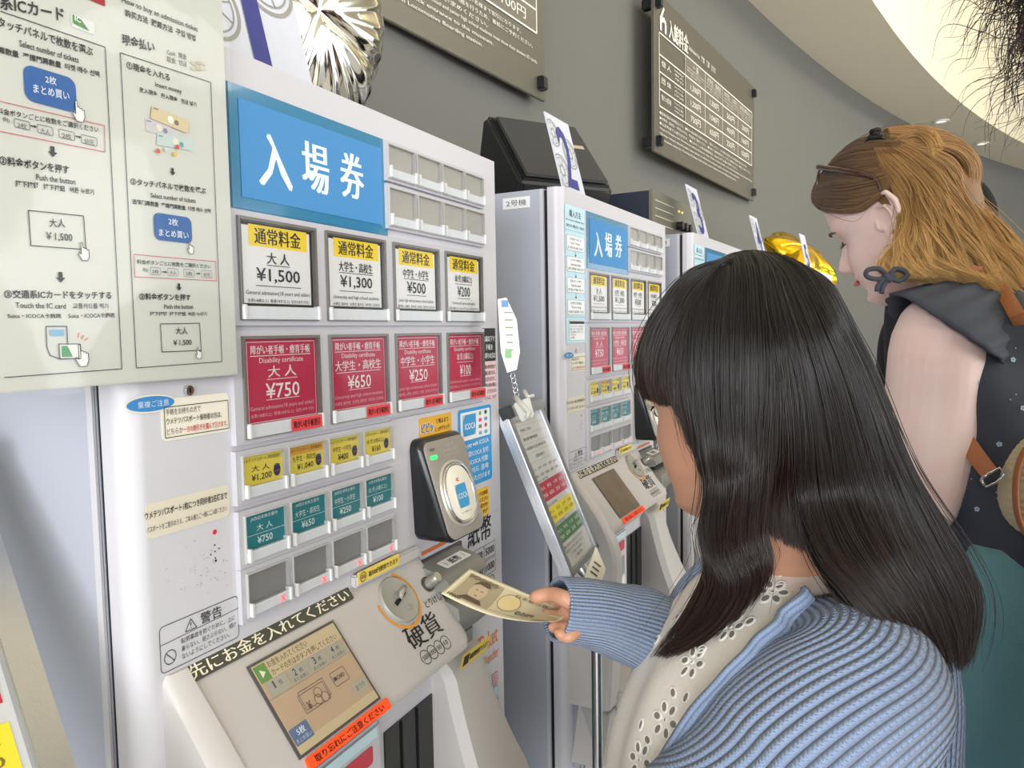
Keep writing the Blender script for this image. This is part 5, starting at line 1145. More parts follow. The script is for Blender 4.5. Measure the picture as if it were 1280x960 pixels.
# ---- shared makers for a person's head
def hair_cap(H, mt, parent, t, sc_=1.04, low=None):
    m = MB(); R_ = []
    for j in range(22):
        ring = []
        for i in range(64):
            a = 2 * PI * i / 64; c = math.cos(a)       # a=0 front
            zl = .062 if c > .75 else (.062 - (.75 - c) * .05 if c > 0 else max(-.085, .0245 + c * .30))
            ph = j / 21; top = 1.0; zmin = (zl - .004) / .117
            s0 = math.asin(max(-.95, min(.95, zmin))); el = PI / 2 - (PI / 2 - s0) * ph
            ring.append(H(-.078 * sc_ * math.cos(el) * math.sin(a), .101 * sc_ * math.cos(el) * c - .006, .117 * sc_ * math.sin(el) + .004))
        R_.append(ring)
    m.loft(R_); return local(m, t).build('hair_base', mt, parent, smooth=True)
def eyes(H, parent, t, iris, lash, brow, closed=False):
    for sx in (-1, 1):
        c = H(sx * .031, .0570 if closed else .0640, .001); m = MB(); R_ = []
        for j in range(1, 14):
            el = PI * j / 14; R_.append([c + (H.r * (math.sin(el) * math.cos(a)) + H.u * (math.sin(el) * math.sin(a)) + H.f * math.cos(el)) * .0118 for a in [2 * PI * k / 20 for k in range(20)]])
        m.loft(R_); e = local(m, t).build('eyeball', mat('eye_white', (236, 232, 228), .2), parent, smooth=True)
        m = MB(); q = c + H.f * .0112 - H.u * .002; m.tube([q, q + H.f * .0012], .0055, 18); local(m, t).build('iris', iris, e)
        m = MB(); L_ = []
        for k in range(9):
            x = -.013 + .026 * k / 8; z = (-.0045 if closed else .0035) - (.0035 * (x / .013) ** 2) * (-1 if closed else 1) + .0; 
            L_.append(H(sx * .031 + x, .0790 - max(0, x * sx) * .45, z + .001))
        m.tube(L_, [.0004, .0009, .0012, .0013, .0013, .0013, .0012, .0009, .0004], 6); 
        for k in range(1, 9): m.tube([L_[k], L_[k] + H.f * .004 + H.u * (-.0025 if closed else .001), L_[k] + H.f * .0065 + H.u * (-.003 if closed else .004) + H.r * (sx * .002)], [.0004, .0003, .0001], 5)
        local(m, t).build('eyelash', lash, parent, smooth=True)
        m = MB(); m.tube([H(sx * (.014 + .0058 * k), .0945 - .0022 * k * k * .35, .0200 + .0035 * math.sin(k / 5 * PI) - .0006 * k) for k in range(6)], [.0014, .0022, .0024, .0022, .0016, .0006], 8)
        local(m, t).build('eyebrow', brow, parent, smooth=True)
def far_hair(H, n, seed, drop=.24, side=1, y0=-.11, y1=.05):
    G = []
    for i in range(7):
        y = y1 + (y0 - y1) * i / 6; G.append([tuple(p) for p in catm([H(side * .01, y * .3, .126), H(side * .055, y * .8, .100), H(side * .088, y, .03), H(side * .090, y, -.06), H(side * .085, y - .01, -.14), H(side * .08, y - .01, -drop)], 10)])
    return np.array(G)
# ================================================================== the girl
T0 = Vector((.80, -.43, 0))
g = empty('person', T0); tag(g, 'black-haired girl in blue knit cardigan and white eyelet blouse, feeding a banknote', 'person')
HG = Fr((.757, -.381, CZ - .068), 62, 10, 4); NG = Fr((.782, -.430, CZ - .222), 111, 4)
GT = [(-.045, .014, .044, .048), (-.01, .004, .047, .052), (.012, -.002, .070, .060), (.030, -.006, .112, .074), (.055, .002, .145, .092), (.10, .020, .156, .112), (.18, .038, .152, .134), (.28, .046, .150, .142), (.40, .030, .155, .130), (.52, .006, .168, .125), (.62, 0, .172, .130)]
body = MB(); head_verts(body, HG); 
body.tube([HG(0, -.025, -.075), HG(0, -.032, -.105), NG(0, .004, .0), NG(0, -.002, -.05)], [.048, .046, .052, .06], 24)
body.loft(torso_rings(NG, fine(GT[1:], 24), -.006, 48))
hipc = NG(0, 0, -.60); hz = hipc.z
legs_and_shoes(body, Vector((hipc.x, hipc.y, 0)), Vector((NG.f.x, NG.f.y, 0)).normalized(), Vector((NG.r.x, NG.r.y, 0)).normalized(), hz, .08, (.080, .052, .036))
SRt = NG(.140, -.002, -.072); ERt = atd(856, 812, .875); WRt = atd(738, 768, .812)
SLt = NG(-.140, -.002, -.072); ELt = atd(905, 1045, .600); WLt = atd(730, 1120, .70)
body.tube([SRt, (SRt + ERt) / 2, ERt, (ERt + WRt) / 2, WRt], [.042, .038, .034, .029, .021], 18)
body.tube([SLt, (SLt + ELt) / 2, ELt, (ELt + WLt) / 2, WLt], [.042, .038, .034, .028, .021], 18)
# right hand: the thumb above the note, four fingers below it
def finger(m, P, r): m.tube(catm(P, 12), [r * (1.08 - .25 * i / 11) for i in range(12)], 12); m.tube([P[-1] - (Vector(P[-1]) - Vector(P[-2])).normalized() * r * .2, Vector(P[-1]) + (Vector(P[-1]) - Vector(P[-2])).normalized() * r * .55], [r * .8, r * .35], 12)
Cn, Dn = atd(714, 769, .812), atd(690, 782, .760); An = atd(551, 742, .858); Bn = atd(587, 711, .900)
nN = (Dn - An).cross(Bn - An).normalized(); nN = nN if nN.z > 0 else -nN
def onn(px, py, o): return atpl(px, py, (An + Bn + Cn + Dn) / 4 + nN * o, nN)
m = body; wr = WRt
kn = [onn(714, 757, .004), onn(716, 772, -.016), onn(718, 784, -.016), onn(721, 792, -.014)]
m.tube([wr, (wr + onn(716, 770, -.006)) / 2, onn(714, 770, -.006)], [.020, .024, .019], 16)
finger(m, [(wr + onn(722, 752, .010)) / 2, onn(708, 749, .013), onn(688, 743, .011), onn(667, 747, .0085)], .0090)
for i, (a, b, c_) in enumerate([((704, 758, -.012), (684, 752, -.014), (668, 750, -.012)), ((706, 772, -.014), (692, 770, -.014), (680, 768, -.012)), ((709, 786, -.016), (698, 784, -.017), (690, 784, -.013)), ((713, 795, -.018), (704, 795, -.018), (697, 790, -.013))]):
    finger(m, [kn[i] * .5 + wr * .5, onn(*a), onn(*b), onn(*c_)], [.0080, .0082, .0078, .0068][i])
# left hand hanging on a bag strap in front
f_, r_ = NG.f, NG.r
m.tube([WLt, WLt + (WLt - ELt).normalized() * .05], [.022, .026], 14); dL = (WLt - ELt).normalized()
for i in range(4):
    o_ = WLt + dL * .06 + NG.u * (.018 - .012 * i); finger(m, [o_, o_ + dL * .03 + r_ * .004, o_ + dL * .048 + r_ * .018, o_ + dL * .044 + r_ * .034], .0078)
o_ = WLt + dL * .03 + NG.u * .022; finger(m, [o_, o_ + dL * .02 + NG.u * .012 + r_ * .01, o_ + dL * .038 + NG.u * .008 + r_ * .022], .0088)
remesh(local(body, g), 'body', SKIN_G, g, .0026, 2)
eyes(HG, g, g, mat('iris_brown', (46, 30, 22), .2), mat('lash_black', (14, 12, 12), .5), mat('brow_black', (40, 30, 26), .7))
m = MB(); tn = atd(664, 747, .768)
# blouse with a stand collar and eyelet embroidery
BL = mat('blouse_cotton', (236, 230, 221), .8, vary=.03, scale=120, bump=.25, bscale=260)
def bl_off(h, a): return .006 + .004 * math.sin(a * 9 + h * 20) * min(1, max(0, h) / .12) + .006 * min(1, max(0, h) / .2)
blouse = uv_loft(torso_rings(NG, fine([(.004, .004, .046, .052)] + GT[2:], 60), bl_off, 160), 'blouse', BL, g, g, closed=True, thick=.0015)
m = MB(); R_ = []
for j, (h, o) in enumerate(((.022, .016), (.008, .007), (-.010, .005), (-.030, .008), (-.042, .014), (-.034, .017))):
    R_.append([p + NG.u * (.0035 * math.sin(i * .9) * (j > 2)) for i, p in enumerate(torso_rings(NG, [(h, .010, .046, .052)], lambda hh, a: o + .0012 * math.sin(a * 30), 120)[0])])
m.loft(R_, cap=False); local(m, g).build('collar', BL, g, smooth=True)
# cardigan
BLUE = (142, 160, 194)
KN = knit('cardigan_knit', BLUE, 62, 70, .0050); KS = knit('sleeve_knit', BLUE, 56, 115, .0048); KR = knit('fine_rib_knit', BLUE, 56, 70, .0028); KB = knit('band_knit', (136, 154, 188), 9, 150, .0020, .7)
AR = [(-.01, -14), (.03, -14), (.08, -10), (.16, -4), (.62, 6)]
AL = [(-.01, -14), (.012, 10), (.024, 26), (.04, 36), (.06, 40), (.09, 42), (.14, 44), (.28, 48), (.62, 60)]
CT = fine(GT[2:], 70); CR_ = []
for h, fw, hw, hd in CT:
    a = itp(AL, h); CR_.append(torso_rings(NG, [(h, fw, hw, hd)], lambda hh, aa: .017 + .008 * min(1, max(0, h) / .1) + .0035 * math.sin(aa * 7 + h * 24), 110, 180 - itp(AR, h), 360 + a)[0])
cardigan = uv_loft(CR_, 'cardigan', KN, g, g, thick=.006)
LE = [r[-1] for r in CR_]; RE = [r[0] for r in CR_]
def band(E, other, nm):
    P = E; n = len(P); R_ = []
    for i in range(n):
        t = (P[min(i + 1, n - 1)] - P[max(i - 1, 0)]).normalized(); c0 = NG(0, .03, 0); c0 = c0 + NG.u * ((P[i] - c0).dot(NG.u)); out = (P[i] - c0).normalized(); s_ = t.cross(out).normalized()
        if s_.dot(other[i] - P[i]) < 0: s_ = -s_
        w = .024; q = []
        for k in range(11): x = -1 + 2 * k / 10; q.append(P[i] + s_ * (w * x - .006) + out * (.0045 * (1 - x * x * .6) + .0075))
        R_.append(q)
    return uv_loft(R_, nm, KB, g, g, thick=.005)
CEN = [(l + r) / 2 + NG.f * .3 for l, r in zip(LE, RE)]
band(LE, CEN, 'cardigan_band'); band(RE, CEN, 'cardigan_band')
# nape band closing the neck opening at the back
R_ = []
for k in range(41):
    a = math.radians(180 - AL[0][1] + (180 + 2 * AL[0][1]) * k / 40); P = torso_rings(NG, [(.006, -.002, .062, .060)], .014, 360)[0][int(math.degrees(a)) % 360]
    R_.append([P + NG.u * (.016 - .003 * j) + (P - NG(0, 0, 0)).normalized() * (.0035 * j * .5) for j in range(11)])
uv_loft(R_, 'cardigan_band', KB, g, g, thick=.004)
# sleeves
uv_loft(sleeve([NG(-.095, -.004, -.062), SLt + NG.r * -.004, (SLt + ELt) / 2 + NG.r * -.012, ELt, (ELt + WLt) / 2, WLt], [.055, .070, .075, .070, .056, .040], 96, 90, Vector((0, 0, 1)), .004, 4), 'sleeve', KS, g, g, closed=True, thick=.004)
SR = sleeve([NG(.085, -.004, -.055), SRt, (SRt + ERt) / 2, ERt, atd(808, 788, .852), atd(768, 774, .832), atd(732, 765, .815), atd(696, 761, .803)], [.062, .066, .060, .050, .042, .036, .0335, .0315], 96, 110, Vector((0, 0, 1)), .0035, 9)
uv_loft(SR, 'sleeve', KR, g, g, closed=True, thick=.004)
# lower clothes, shoes
SKT = mat('skirt_denim', (58, 66, 88), .8, vary=.08, scale=60)
hz = (NG(0, 0, -.56)).z
m = MB(); f0, r0 = Vector((NG.f.x, NG.f.y, 0)).normalized(), Vector((NG.r.x, NG.r.y, 0)).normalized(); cc = Vector((NG(0, 0, -.56).x, NG(0, 0, -.56).y, 0)); R_ = []
for j in range(14):
    t_ = j / 13; z = hz * (1 - t_) + .42 * t_; k_ = 1 + .45 * t_
    R_.append([cc + Vector((0, 0, z)) + (r0 * (.176 * math.cos(a)) + f0 * (.136 * math.sin(a))) * k_ * (1 + .05 * t_ * math.sin(a * 11)) for a in [2 * PI * i / 88 for i in range(88)]])
m.loft(R_); local(m, g).build('skirt', SKT, g, smooth=True)
for s in (-1, 1): shoe(cc + r0 * (s * .08), f0, r0, mat('shoe_white', (220, 220, 222), .5), g, g)
# ---- her hair
h, hs = 'h', ('h', 1.13)
HF = ('h', 1.16, .0)
A = [[(884, 340, hs), (862, 400, hs), (858, 470, hs), (870, 550, HF), (880, 615, HF), (872, 665, .690), (880, 715, .690), (848, 775, .715), (812, 823, .735)],
     [(898, 330, hs), (885, 400, hs), (882, 480, hs), (888, 555, HF), (896, 620, .650), (890, 680, .672), (908, 735, .672), (878, 785, .700), (828, 818, .725)],
     [(915, 324, hs), (912, 400, hs), (910, 480, hs), (912, 555, HF), (915, 620, .645), (910, 680, .664), (928, 730, .660), (905, 775, .680), (868, 806, .700)],
     [(930, 319, hs), (940, 400, hs), (940, 480, hs), (938, 555, HF), (935, 620, .642), (930, 675, .655), (945, 715, .650), (938, 748, .665), (920, 776, .680)],
     [(946, 316, hs), (968, 400, hs), (976, 480, hs), (972, 555, HF), (962, 615, .645), (955, 660, .655), (962, 700, .652), (960, 722, .655), (955, 742, .665)]]
Bk = [[(944, 316, hs), (975, 400, hs), (992, 480, hs), (996, 560, HF), (1000, 625, .645), (1020, 685, .622), (1065, 740, .598), (1110, 790, .588), (1150, 836, .592)],
      [(955, 315, hs), (1000, 400, hs), (1026, 480, hs), (1042, 560, HF), (1056, 625, .640), (1080, 685, .615), (1115, 740, .600), (1145, 790, .595), (1168, 842, .600)],
      [(972, 316, hs), (1024, 400, hs), (1056, 480, hs), (1078, 560, .640), (1098, 625, .640), (1125, 685, .625), (1155, 740, .615), (1178, 790, .612), (1190, 842, .612)],
      [(992, 320, hs), (1044, 395, hs), (1080, 470, hs), (1108, 550, .655), (1134, 615, .655), (1162, 675, .645), (1190, 730, .635), (1206, 785, .632), (1204, 836, .632)],
      [(1014, 332, .690), (1060, 398, .684), (1093, 462, .682), (1120, 535, .682), (1150, 605, .678), (1184, 660, .672), (1212, 712, .668), (1226, 765, .665), (1208, 832, .660)],
      [(1010, 334, .715), (1056, 399, .720), (1088, 465, .722), (1112, 540, .718), (1140, 608, .712), (1172, 662, .705), (1198, 714, .698), (1212, 765, .692), (1196, 826, .685)],
      [(985, 345, .760), (1020, 410, .775), (1045, 475, .785), (1070, 545, .785), (1100, 612, .775), (1135, 664, .762), (1165, 716, .75), (1182, 765, .74), (1172, 820, .73)],
      [(None, 0, q_) for q_ in ((.040, .0, .112), (.072, .0, .07), (.084, .01, .02), (.084, .015, -.04), (.080, .015, -.09), (.075, .01, -.15), (.070, .0, -.20), (.065, -.01, -.24), (.06, -.02, -.28))],
      [(None, 0, q_) for q_ in ((.040, .03, .105), (.070, .045, .06), (.080, .045, .01), (.080, .045, -.04), (.076, .045, -.09), (.072, .045, -.14), (.068, .05, -.18), (.064, .06, -.21), (.06, .07, -.24))]]
Eb = [[(938, 317, hs), (955, 400, hs), (962, 480, ('h', 1.1)), (962, 560, ('h', 1.12)), (958, 610, .664), (955, 665, .672)],
      [(946, 316, hs), (972, 400, hs), (984, 480, ('h', 1.1)), (986, 560, ('h', 1.12)), (982, 615, .660), (982, 682, .662)],
      [(952, 316, hs), (990, 400, hs), (1008, 480, ('h', 1.1)), (1014, 560, ('h', 1.12)), (1012, 625, .650), (1022, 700, .640)]]
Cb = [[(912, 324, ('h', 1.12, .06)), (862, 340, ('h', 1.12, .05)), (822, 385, ('h', 1.12, .05)), (802, 430, ('h', 1.12, .04)), (800, 468, ('h', 1.14, .03)), (812, 498, ('h', 1.12, .02))],
      [(914, 323, hs), (866, 342, hs), (830, 385, hs), (809, 430, hs), (806, 470, hs), (816, 503, hs)],
      [(908, 326, hs), (868, 350, hs), (840, 392, hs), (823, 435, hs), (820, 475, hs), (828, 507, hs)],
      [(902, 330, hs), (870, 360, hs), (850, 402, hs), (838, 445, hs), (836, 480, hs), (842, 510, hs)],
      [(896, 334, hs), (870, 372, hs), (856, 415, hs), (850, 460, hs), (854, 508, hs), (868, 572, hs)],
      [(890, 338, hs), (868, 385, hs), (860, 430, hs), (860, 480, hs), (868, 530, hs), (884, 606, hs)]]
CRW = (None, 0, (.0, -.012, .1285)); A = [[CRW] + g_ for g_ in A]; Bk = [[CRW] + g_ for g_ in Bk]; Cb = [[(None, 0, (.0, .0, .1290))] + g_ for g_ in Cb]; Eb = [[CRW] + g_ for g_ in Eb]
GE = guides(HG, Eb)
GA, GB, GC = guides(HG, A), guides(HG, Bk), guides(HG, Cb)
t_ = g
cap = hair_cap(HG, HBB, g, g, 1.06)
HCt = tuple(HG(0, -.005, 0))
for G, n_, th, cl, tv in ((GA, 5600, .020, 44, .42), (GB, 10000, .030, 90, .12), (GC, 3600, .010, 46, .05), (GE, 3500, .012, 40, .25)):
    hair_object('hair', sheet_hair(G, HCt, n_, 26, th, len(G) + n_, cl, .0009, .003, 1.3, .025, tv), .00036, HB, g, g)
for G, ins in ((GA[:, :], .010), (GB, .012), (GC, .006), (GE, .008)):
    local(sheet_mesh(G[:, 1:-1] if G is not GA else G[:, 1:-4], HCt, ins, 40, 40, .012), g).build('hair_base', HBB, g, smooth=True)
# ---- the banknote
t = empty('banknote', (An + Bn + Cn + Dn) / 4); tag(t, 'ten thousand yen banknote going into the bill slot', 'banknote')
def npt(u, v, L=0):   # u along the note from slot to hand, v from near edge to far edge
    p = (An * (1 - v) + Bn * v) * (1 - u) + (Dn * (1 - v) + Cn * v) * u
    n_ = (Dn - An).cross(Bn - An).normalized(); n_ = n_ if n_.z > 0 else -n_
    bend = -.006 * math.sin(PI * u) + .010 * max(0, u - .75) ** 1.5 * (1 if v > .5 else .3) + .0055 * math.sin(PI * u) * (v - .5) * 2 + .004 * (v - .5) ** 2 * 4 * u
    return p + n_ * (bend + L) - t.location
m = MB(); gr = [[npt(i / 40, j / 16) for j in range(17)] for i in range(41)]; m.loft(gr, closed=False); o = m.build('paper', mat('note_paper', (236, 226, 196), .7, vary=.05, scale=60), t, smooth=True, fix=False)
md = o.modifiers.new('s', 'SOLIDIFY'); md.thickness = .0003; md.offset = -1
def nprint(c, fn, nm='note_print'):
    s = Sheet(); fn(s); mb = list(s.d.values())[0]; out = MB(); 
    # subdivide long shapes by projecting their points on the bent sheet
    out.add([tuple(npt(min(.999, max(.001, v[0])), min(.999, max(.001, v[2])), .0004 + L_)) for v in mb.v], mb.f); return out.build(nm, ink(c), t, fix=False)
L_ = 0
def gridrect(s, x0, y0, x1, y1, c, n=8):
    for i in range(n):
        for j in range(max(1, n // 3)):
            k_ = max(1, n // 3); s.rect(c, x0 + (x1 - x0) * i / n, y0 + (y1 - y0) * j / k_, x0 + (x1 - x0) * (i + 1) / n, y0 + (y1 - y0) * (j + 1) / k_)
s1, s2 = (176, 160, 124), (120, 100, 76)
def f1(s): gridrect(s, .035, .08, .965, .92, (196, 182, 142), 20)
nprint((212, 200, 166), f1, 'note_ground')
L_ = .0003
def f2(s):
    gridrect(s, .06, .12, .40, .88, s2, 10)
nprint((172, 158, 128), f2, 'note_portrait_panel')
L_ = .0006
def f3(s):
    P = [(.23 + .075 * math.cos(a), .48 + .26 * math.sin(a)) for a in [2 * PI * k / 24 for k in range(24)]]; s.poly((0, 0, 1), P)
nprint((196, 176, 144), f3, 'note_portrait'); L_ = .0009
def f4(s):
    s.poly((0, 0, 1), [(.15, .62), (.19, .80), (.27, .82), (.31, .70), (.27, .68), (.20, .70)]); s.poly((0, 0, 1), [(.12, .14), (.34, .14), (.30, .26), (.17, .28)]); s.line((0, 0, 1), .20, .52, .225, .52, .02); s.line((0, 0, 1), .245, .52, .27, .52, .02); s.line((0, 0, 1), .22, .36, .25, .36, .02)
    s.text((0, 0, 1), '10000', .10, .10, .12, .08, bold=.04); s.text((0, 0, 1), '10000', .88, .11, .13, .10, bold=.04); s.text((0, 0, 1), '壱万円', .70, .30, .16, .16, bold=.02); s.text((0, 0, 1), '日本銀行券', .68, .80, .30, .10)
    for k in range(12): s.line((0, 0, 1), .42 + .04 * k, .13 + .02 * math.sin(k), .45 + .04 * k, .15, .008)
    for k in range(5): s.path((0, 0, 1), [(.06 + .01 * i, .86 - .02 * k + .02 * math.sin(i + k)) for i in range(30)], .006)
    s.frame((0, 0, 1), .93, .70, .965, .86, .012)
nprint((96, 80, 62), f4, 'note_print'); L_ = .0007
def f5(s): s.disc((0, 0, 1), .52, .52, .095, 1, .27, 30)
nprint((226, 206, 150), f5, 'note_watermark'); L_ = .0010
def f6(s): s.ring((0, 0, 1), .52, .52, .095, .004, 1, n=30, ry=.27)
nprint((130, 110, 80), f6, 'note_print')
# ---- surface finds for prints and eyelets
def caster(o, parent):
    from mathutils.bvhtree import BVHTree
    dg = bpy.context.evaluated_depsgraph_get(); me = o.evaluated_get(dg).to_mesh(); off = parent.location
    return BVHTree.FromPolygons([tuple(v.co + off) for v in me.vertices], [tuple(p.vertices) for p in me.polygons])
bt = caster(blouse, g)
HOLE = mat('eyelet_hole', (138, 128, 120), .9); THR = mat('embroidery_thread', (250, 248, 244), .6, bump=.3, bscale=600)
eyl, rim = MB(), MB()
def eyelet(p, n_, ang, a, b):
    e1 = n_.cross(Vector((0, 0, 1))).normalized(); e2 = n_.cross(e1); d1 = e1 * math.cos(ang) + e2 * math.sin(ang); d2 = n_.cross(d1)
    P = lambda k, s_, o: p + d1 * (a * s_ * math.cos(k)) + d2 * (b * s_ * math.sin(k)) + n_ * o
    ks = [2 * PI * k / 14 for k in range(14)]
    eyl.add([P(k, 1.02, .0006) for k in ks], [tuple(range(14))]); rim.loft([[P(k, 1.6, .0002) for k in ks], [P(k, 1.3, .0019) for k in ks], [P(k, 1.0, .0011) for k in ks]], cap=False)
def put(px, py, ang, a, b):
    v = ray(px, py).normalized(); hit = bt.ray_cast(CP, v)
    if hit[0] is None: return
    n_ = hit[1] if hit[1].dot(v) < 0 else -hit[1]; eyelet(hit[0], n_, ang, a, b)
def flower(px, py, R, a0=0., n=6):
    v = ray(px, py).normalized(); h0 = bt.ray_cast(CP, v)
    if h0[0] is None: return
    n_ = h0[1] if h0[1].dot(v) < 0 else -h0[1]; e1 = n_.cross(Vector((0, 0, 1))).normalized(); e2 = n_.cross(e1); eyelet(h0[0], n_, 0, .0014, .0014)
    for k in range(n):
        a = a0 + 2 * PI * k / n; q = h0[0] + (e1 * math.cos(a) + e2 * math.sin(a)) * R; h1 = bt.ray_cast(q + n_ * .03, -n_)
        if h1[0] is None: continue
        eyelet(h1[0], n_, a, .0042, .0029)
for f in ((866, 828, .0110, .3), (832, 900, .0115, .1), (914, 784, .0100, .6), (966, 740, .0095, .2), (800, 950, .0110, .2), (850, 772, .0085, .4), (1004, 716, .008, .3), (836, 965, .010, .5)): flower(*f)
for i, q in enumerate(((938, 777), (802, 906), (810, 925), (878, 812), (822, 800), (926, 762), (975, 735), (858, 872), (842, 866))): put(q[0], q[1], .9 + i, .0040, .0028)
o = local(eyl, g).build('eyelet_holes', HOLE, g, fix=False); o['kind'] = 'stuff'; o = local(rim, g).build('eyelet_embroidery', THR, g, fix=False, smooth=True); o['kind'] = 'stuff'
# ================================================================== the blonde woman
T1 = Vector((1.24, -.62, 0)); wmn = empty('person', T1); tag(wmn, 'blonde woman in dark grey sleeveless top and teal skirt, sunglasses on her head', 'person')
HH = Fr((1.285, -.53, CZ + .160), 68, 24, 6)
NW = Fr((1.272, -.640, CZ + .050), 62, 14)
WT = [(-.05, .030, .050, .055), (-.01, .004, .054, .060), (.015, -.004, .085, .070), (.035, -.008, .125, .082), (.065, -.008, .155, .096), (.12, .008, .168, .112), (.20, .020, .166, .122), (.29, .016, .160, .122), (.38, .008, .168, .126), (.50, 0, .19, .140), (.60, 0, .19, .145)]
body = MB(); head_verts(body, HH, True); ear(body, HH, -1); ear(body, HH, 1)
body.tube([HH(0, -.03, -.08), HH(0, -.036, -.11), NW(0, .006, .01), NW(0, 0, -.05)], [.052, .050, .056, .065], 24)
body.loft(torso_rings(NW, fine(WT[1:], 24), -.008, 48))
S1 = NW(-.162, .004, -.070); E1 = atd(1136, 640, 1.005); H1 = atd(1000, 600, 1.14)
S2 = NW(.162, .004, -.070); E2 = NW(.20, .10, -.34); H2 = NW(.10, .33, -.34)
body.tube(catm([NW(-.10, 0, -.052), S1, S1 * .6 + E1 * .4 + CR * .006, E1, (E1 + H1) / 2, H1], 24), [.050 + .008 * math.sin(i / 23 * PI * 1.3) - .024 * max(0, (i - 10) / 13) for i in range(24)], 28)
body.tube(catm([NW(.10, 0, -.052), S2, (S2 + E2) / 2, E2, (E2 + H2) / 2, H2], 24), [.050 + .006 * math.sin(i / 23 * PI * 1.3) - .024 * max(0, (i - 10) / 13) for i in range(24)], 24)
for Hn, Ee in ((H1, E1), (H2, E2)):
    d = (Hn - Ee).normalized(); s_ = d.cross(Vector((0, 0, 1))).normalized(); body.tube([Hn, Hn + d * .05, Hn + d * .085], [.022, .030, .026], 14)
    for i in range(4): o_ = Hn + d * .08 + s_ * (.021 - .014 * i); finger(body, [o_, o_ + d * .03, o_ + d * .052 - Vector((0, 0, .012)), o_ + d * .058 - Vector((0, 0, .028))], [.0082, .0085, .008, .007][i])
    o_ = Hn + d * .03 + s_ * .02; finger(body, [o_, o_ + d * .022 + s_ * .018, o_ + d * .045 + s_ * .022], .009)
hw_ = NW(0, 0, -.58); cW = Vector((hw_.x, hw_.y, 0)); fW = Vector((NW.f.x, NW.f.y, 0)).normalized(); rW = Vector((NW.r.x, NW.r.y, 0)).normalized()
legs_and_shoes(body, cW, fW, rW, hw_.z, .09, (.09, .06, .042))
remesh(local(body, wmn), 'body', SKIN_W, wmn, .0024, 2)
eyes(HH, wmn, wmn, mat('iris_blue', (90, 120, 150), .2), mat('lash_brown', (60, 40, 32), .5), mat('brow_brown', (120, 92, 74), .8), True)
m = MB(); m.tube([HH(-.020 + .0057 * k, .0925 - .42 * abs(-.020 + .0057 * k) ** 1.35 + .0035, -.0622 + .0007 * math.cos((k - 3.5) * 1.2)) for k in range(8)], [.0006, .0026, .0036, .0040, .0040, .0036, .0026, .0006], 10)
local(m, wmn).build('lips', mat('lip_rose', (206, 128, 120), .4), wmn, smooth=True)
# top with faded grey cotton folds
TOPM = mat('top_dark_grey', (66, 70, 82), .8, vary=.22, scale=9, bump=.15, bscale=500)
def topoff(h, a): return .008 + .0045 * math.sin(a * 8 + h * 30 + math.sin(h * 21)) * min(1, max(0, h) / .10) + .0030 * math.sin(h * 60 + a * 3) + (.0035 * math.sin(a * 40) * max(0, 1 - h / .07))
shirt = uv_loft(torso_rings(NW, fine([(.008, .004, .060, .066)] + WT[2:9], 80), topoff, 180), 'sleeveless_top', TOPM, wmn, wmn, closed=True, thick=.002)
# gathered cap sleeve round the arm's root with tie bow
R_ = []
ax = (S1 - NW(-.06, 0, -.045)).normalized(); dn_ = (E1 - S1).normalized()
for j in range(22):
    t_ = j / 21; ring = []
    c = NW(-.085, 0, -.052) * (1 - t_) + (S1 + dn_ * .020 - NW.r * .0) * t_; dirn = (ax * (1 - t_ * .8) + dn_ * t_ * .8).normalized(); up_ = NW.u
    a1 = (up_ - dirn * up_.dot(dirn)).normalized(); b1 = dirn.cross(a1)
    for i in range(80):
        a = 2 * PI * i / 80; rr_ = .066 + .008 * t_ + .0030 * math.sin(a * 17 + t_ * 3) * (1 - .3 * t_); cut = .5 + .5 * math.cos(a)     # a=0: top of the shoulder
        p = c + (a1 * math.cos(a) + b1 * math.sin(a)) * rr_ - dirn * (.060 * cut ** 2 * t_) 
        ring.append(p)
    R_.append(ring)
uv_loft(R_, 'cap_sleeve', TOPM, wmn, wmn, closed=True, thick=.003)
# the tie bow on the shoulder
def ribbon(P, r=.0032): m = MB(); m.tube(catm(P, 24), r, 8); return local(m, wmn).build('shoulder_tie', TOPM, wmn, smooth=True)
B_ = lambda x, y, d=0: atd(x, y, .985 + d)
ribbon([B_(1110, 345), B_(1098, 336), B_(1084, 338), B_(1084, 346), B_(1098, 349), B_(1110, 346)]); ribbon([B_(1110, 345), B_(1120, 336), B_(1134, 342), B_(1124, 351), B_(1110, 347)])
ribbon([B_(1108, 346), B_(1098, 356), B_(1096, 364)]); ribbon([B_(1112, 347), B_(1104, 358), B_(1102, 367)]); ribbon([B_(1105, 343), B_(1111, 349), B_(1116, 343)], .005)
# skirt
TEAL = mat('skirt_teal', (112, 160, 166), .9, vary=.10, scale=14, bump=.25, bscale=380)
R_ = []; zt_ = NW(0, 0, -.335).z; cen = NW(0, 0, -.36)
for j in range(60):
    t_ = j / 59; z = zt_ * (1 - t_) + .22 * t_; k_ = 1.0 + .30 * min(1, t_ * 4) + .35 * t_; cx_ = Vector((cen.x * (1 - t_) + cW.x * t_, cen.y * (1 - t_) + cW.y * t_, z)); ring = []
    for i in range(160):
        a = 2 * PI * i / 160; w_ = .035 * math.sin(a * 5 + 1.2 + t_ * 2) * t_ ** .6 + .02 * math.sin(a * 9 + t_ * 6) * t_ ** .5 + .020 * math.sin(t_ * 30 - a * 2) * math.exp(-t_ * 7) * min(1, t_ * 8)
        ring.append(cx_ + (rW * (.172 * math.cos(a)) + fW * (.134 * math.sin(a))) * (k_ + w_))
    R_.append(ring)
uv_loft(R_, 'skirt', TEAL, wmn, wmn, closed=True, thick=.003)
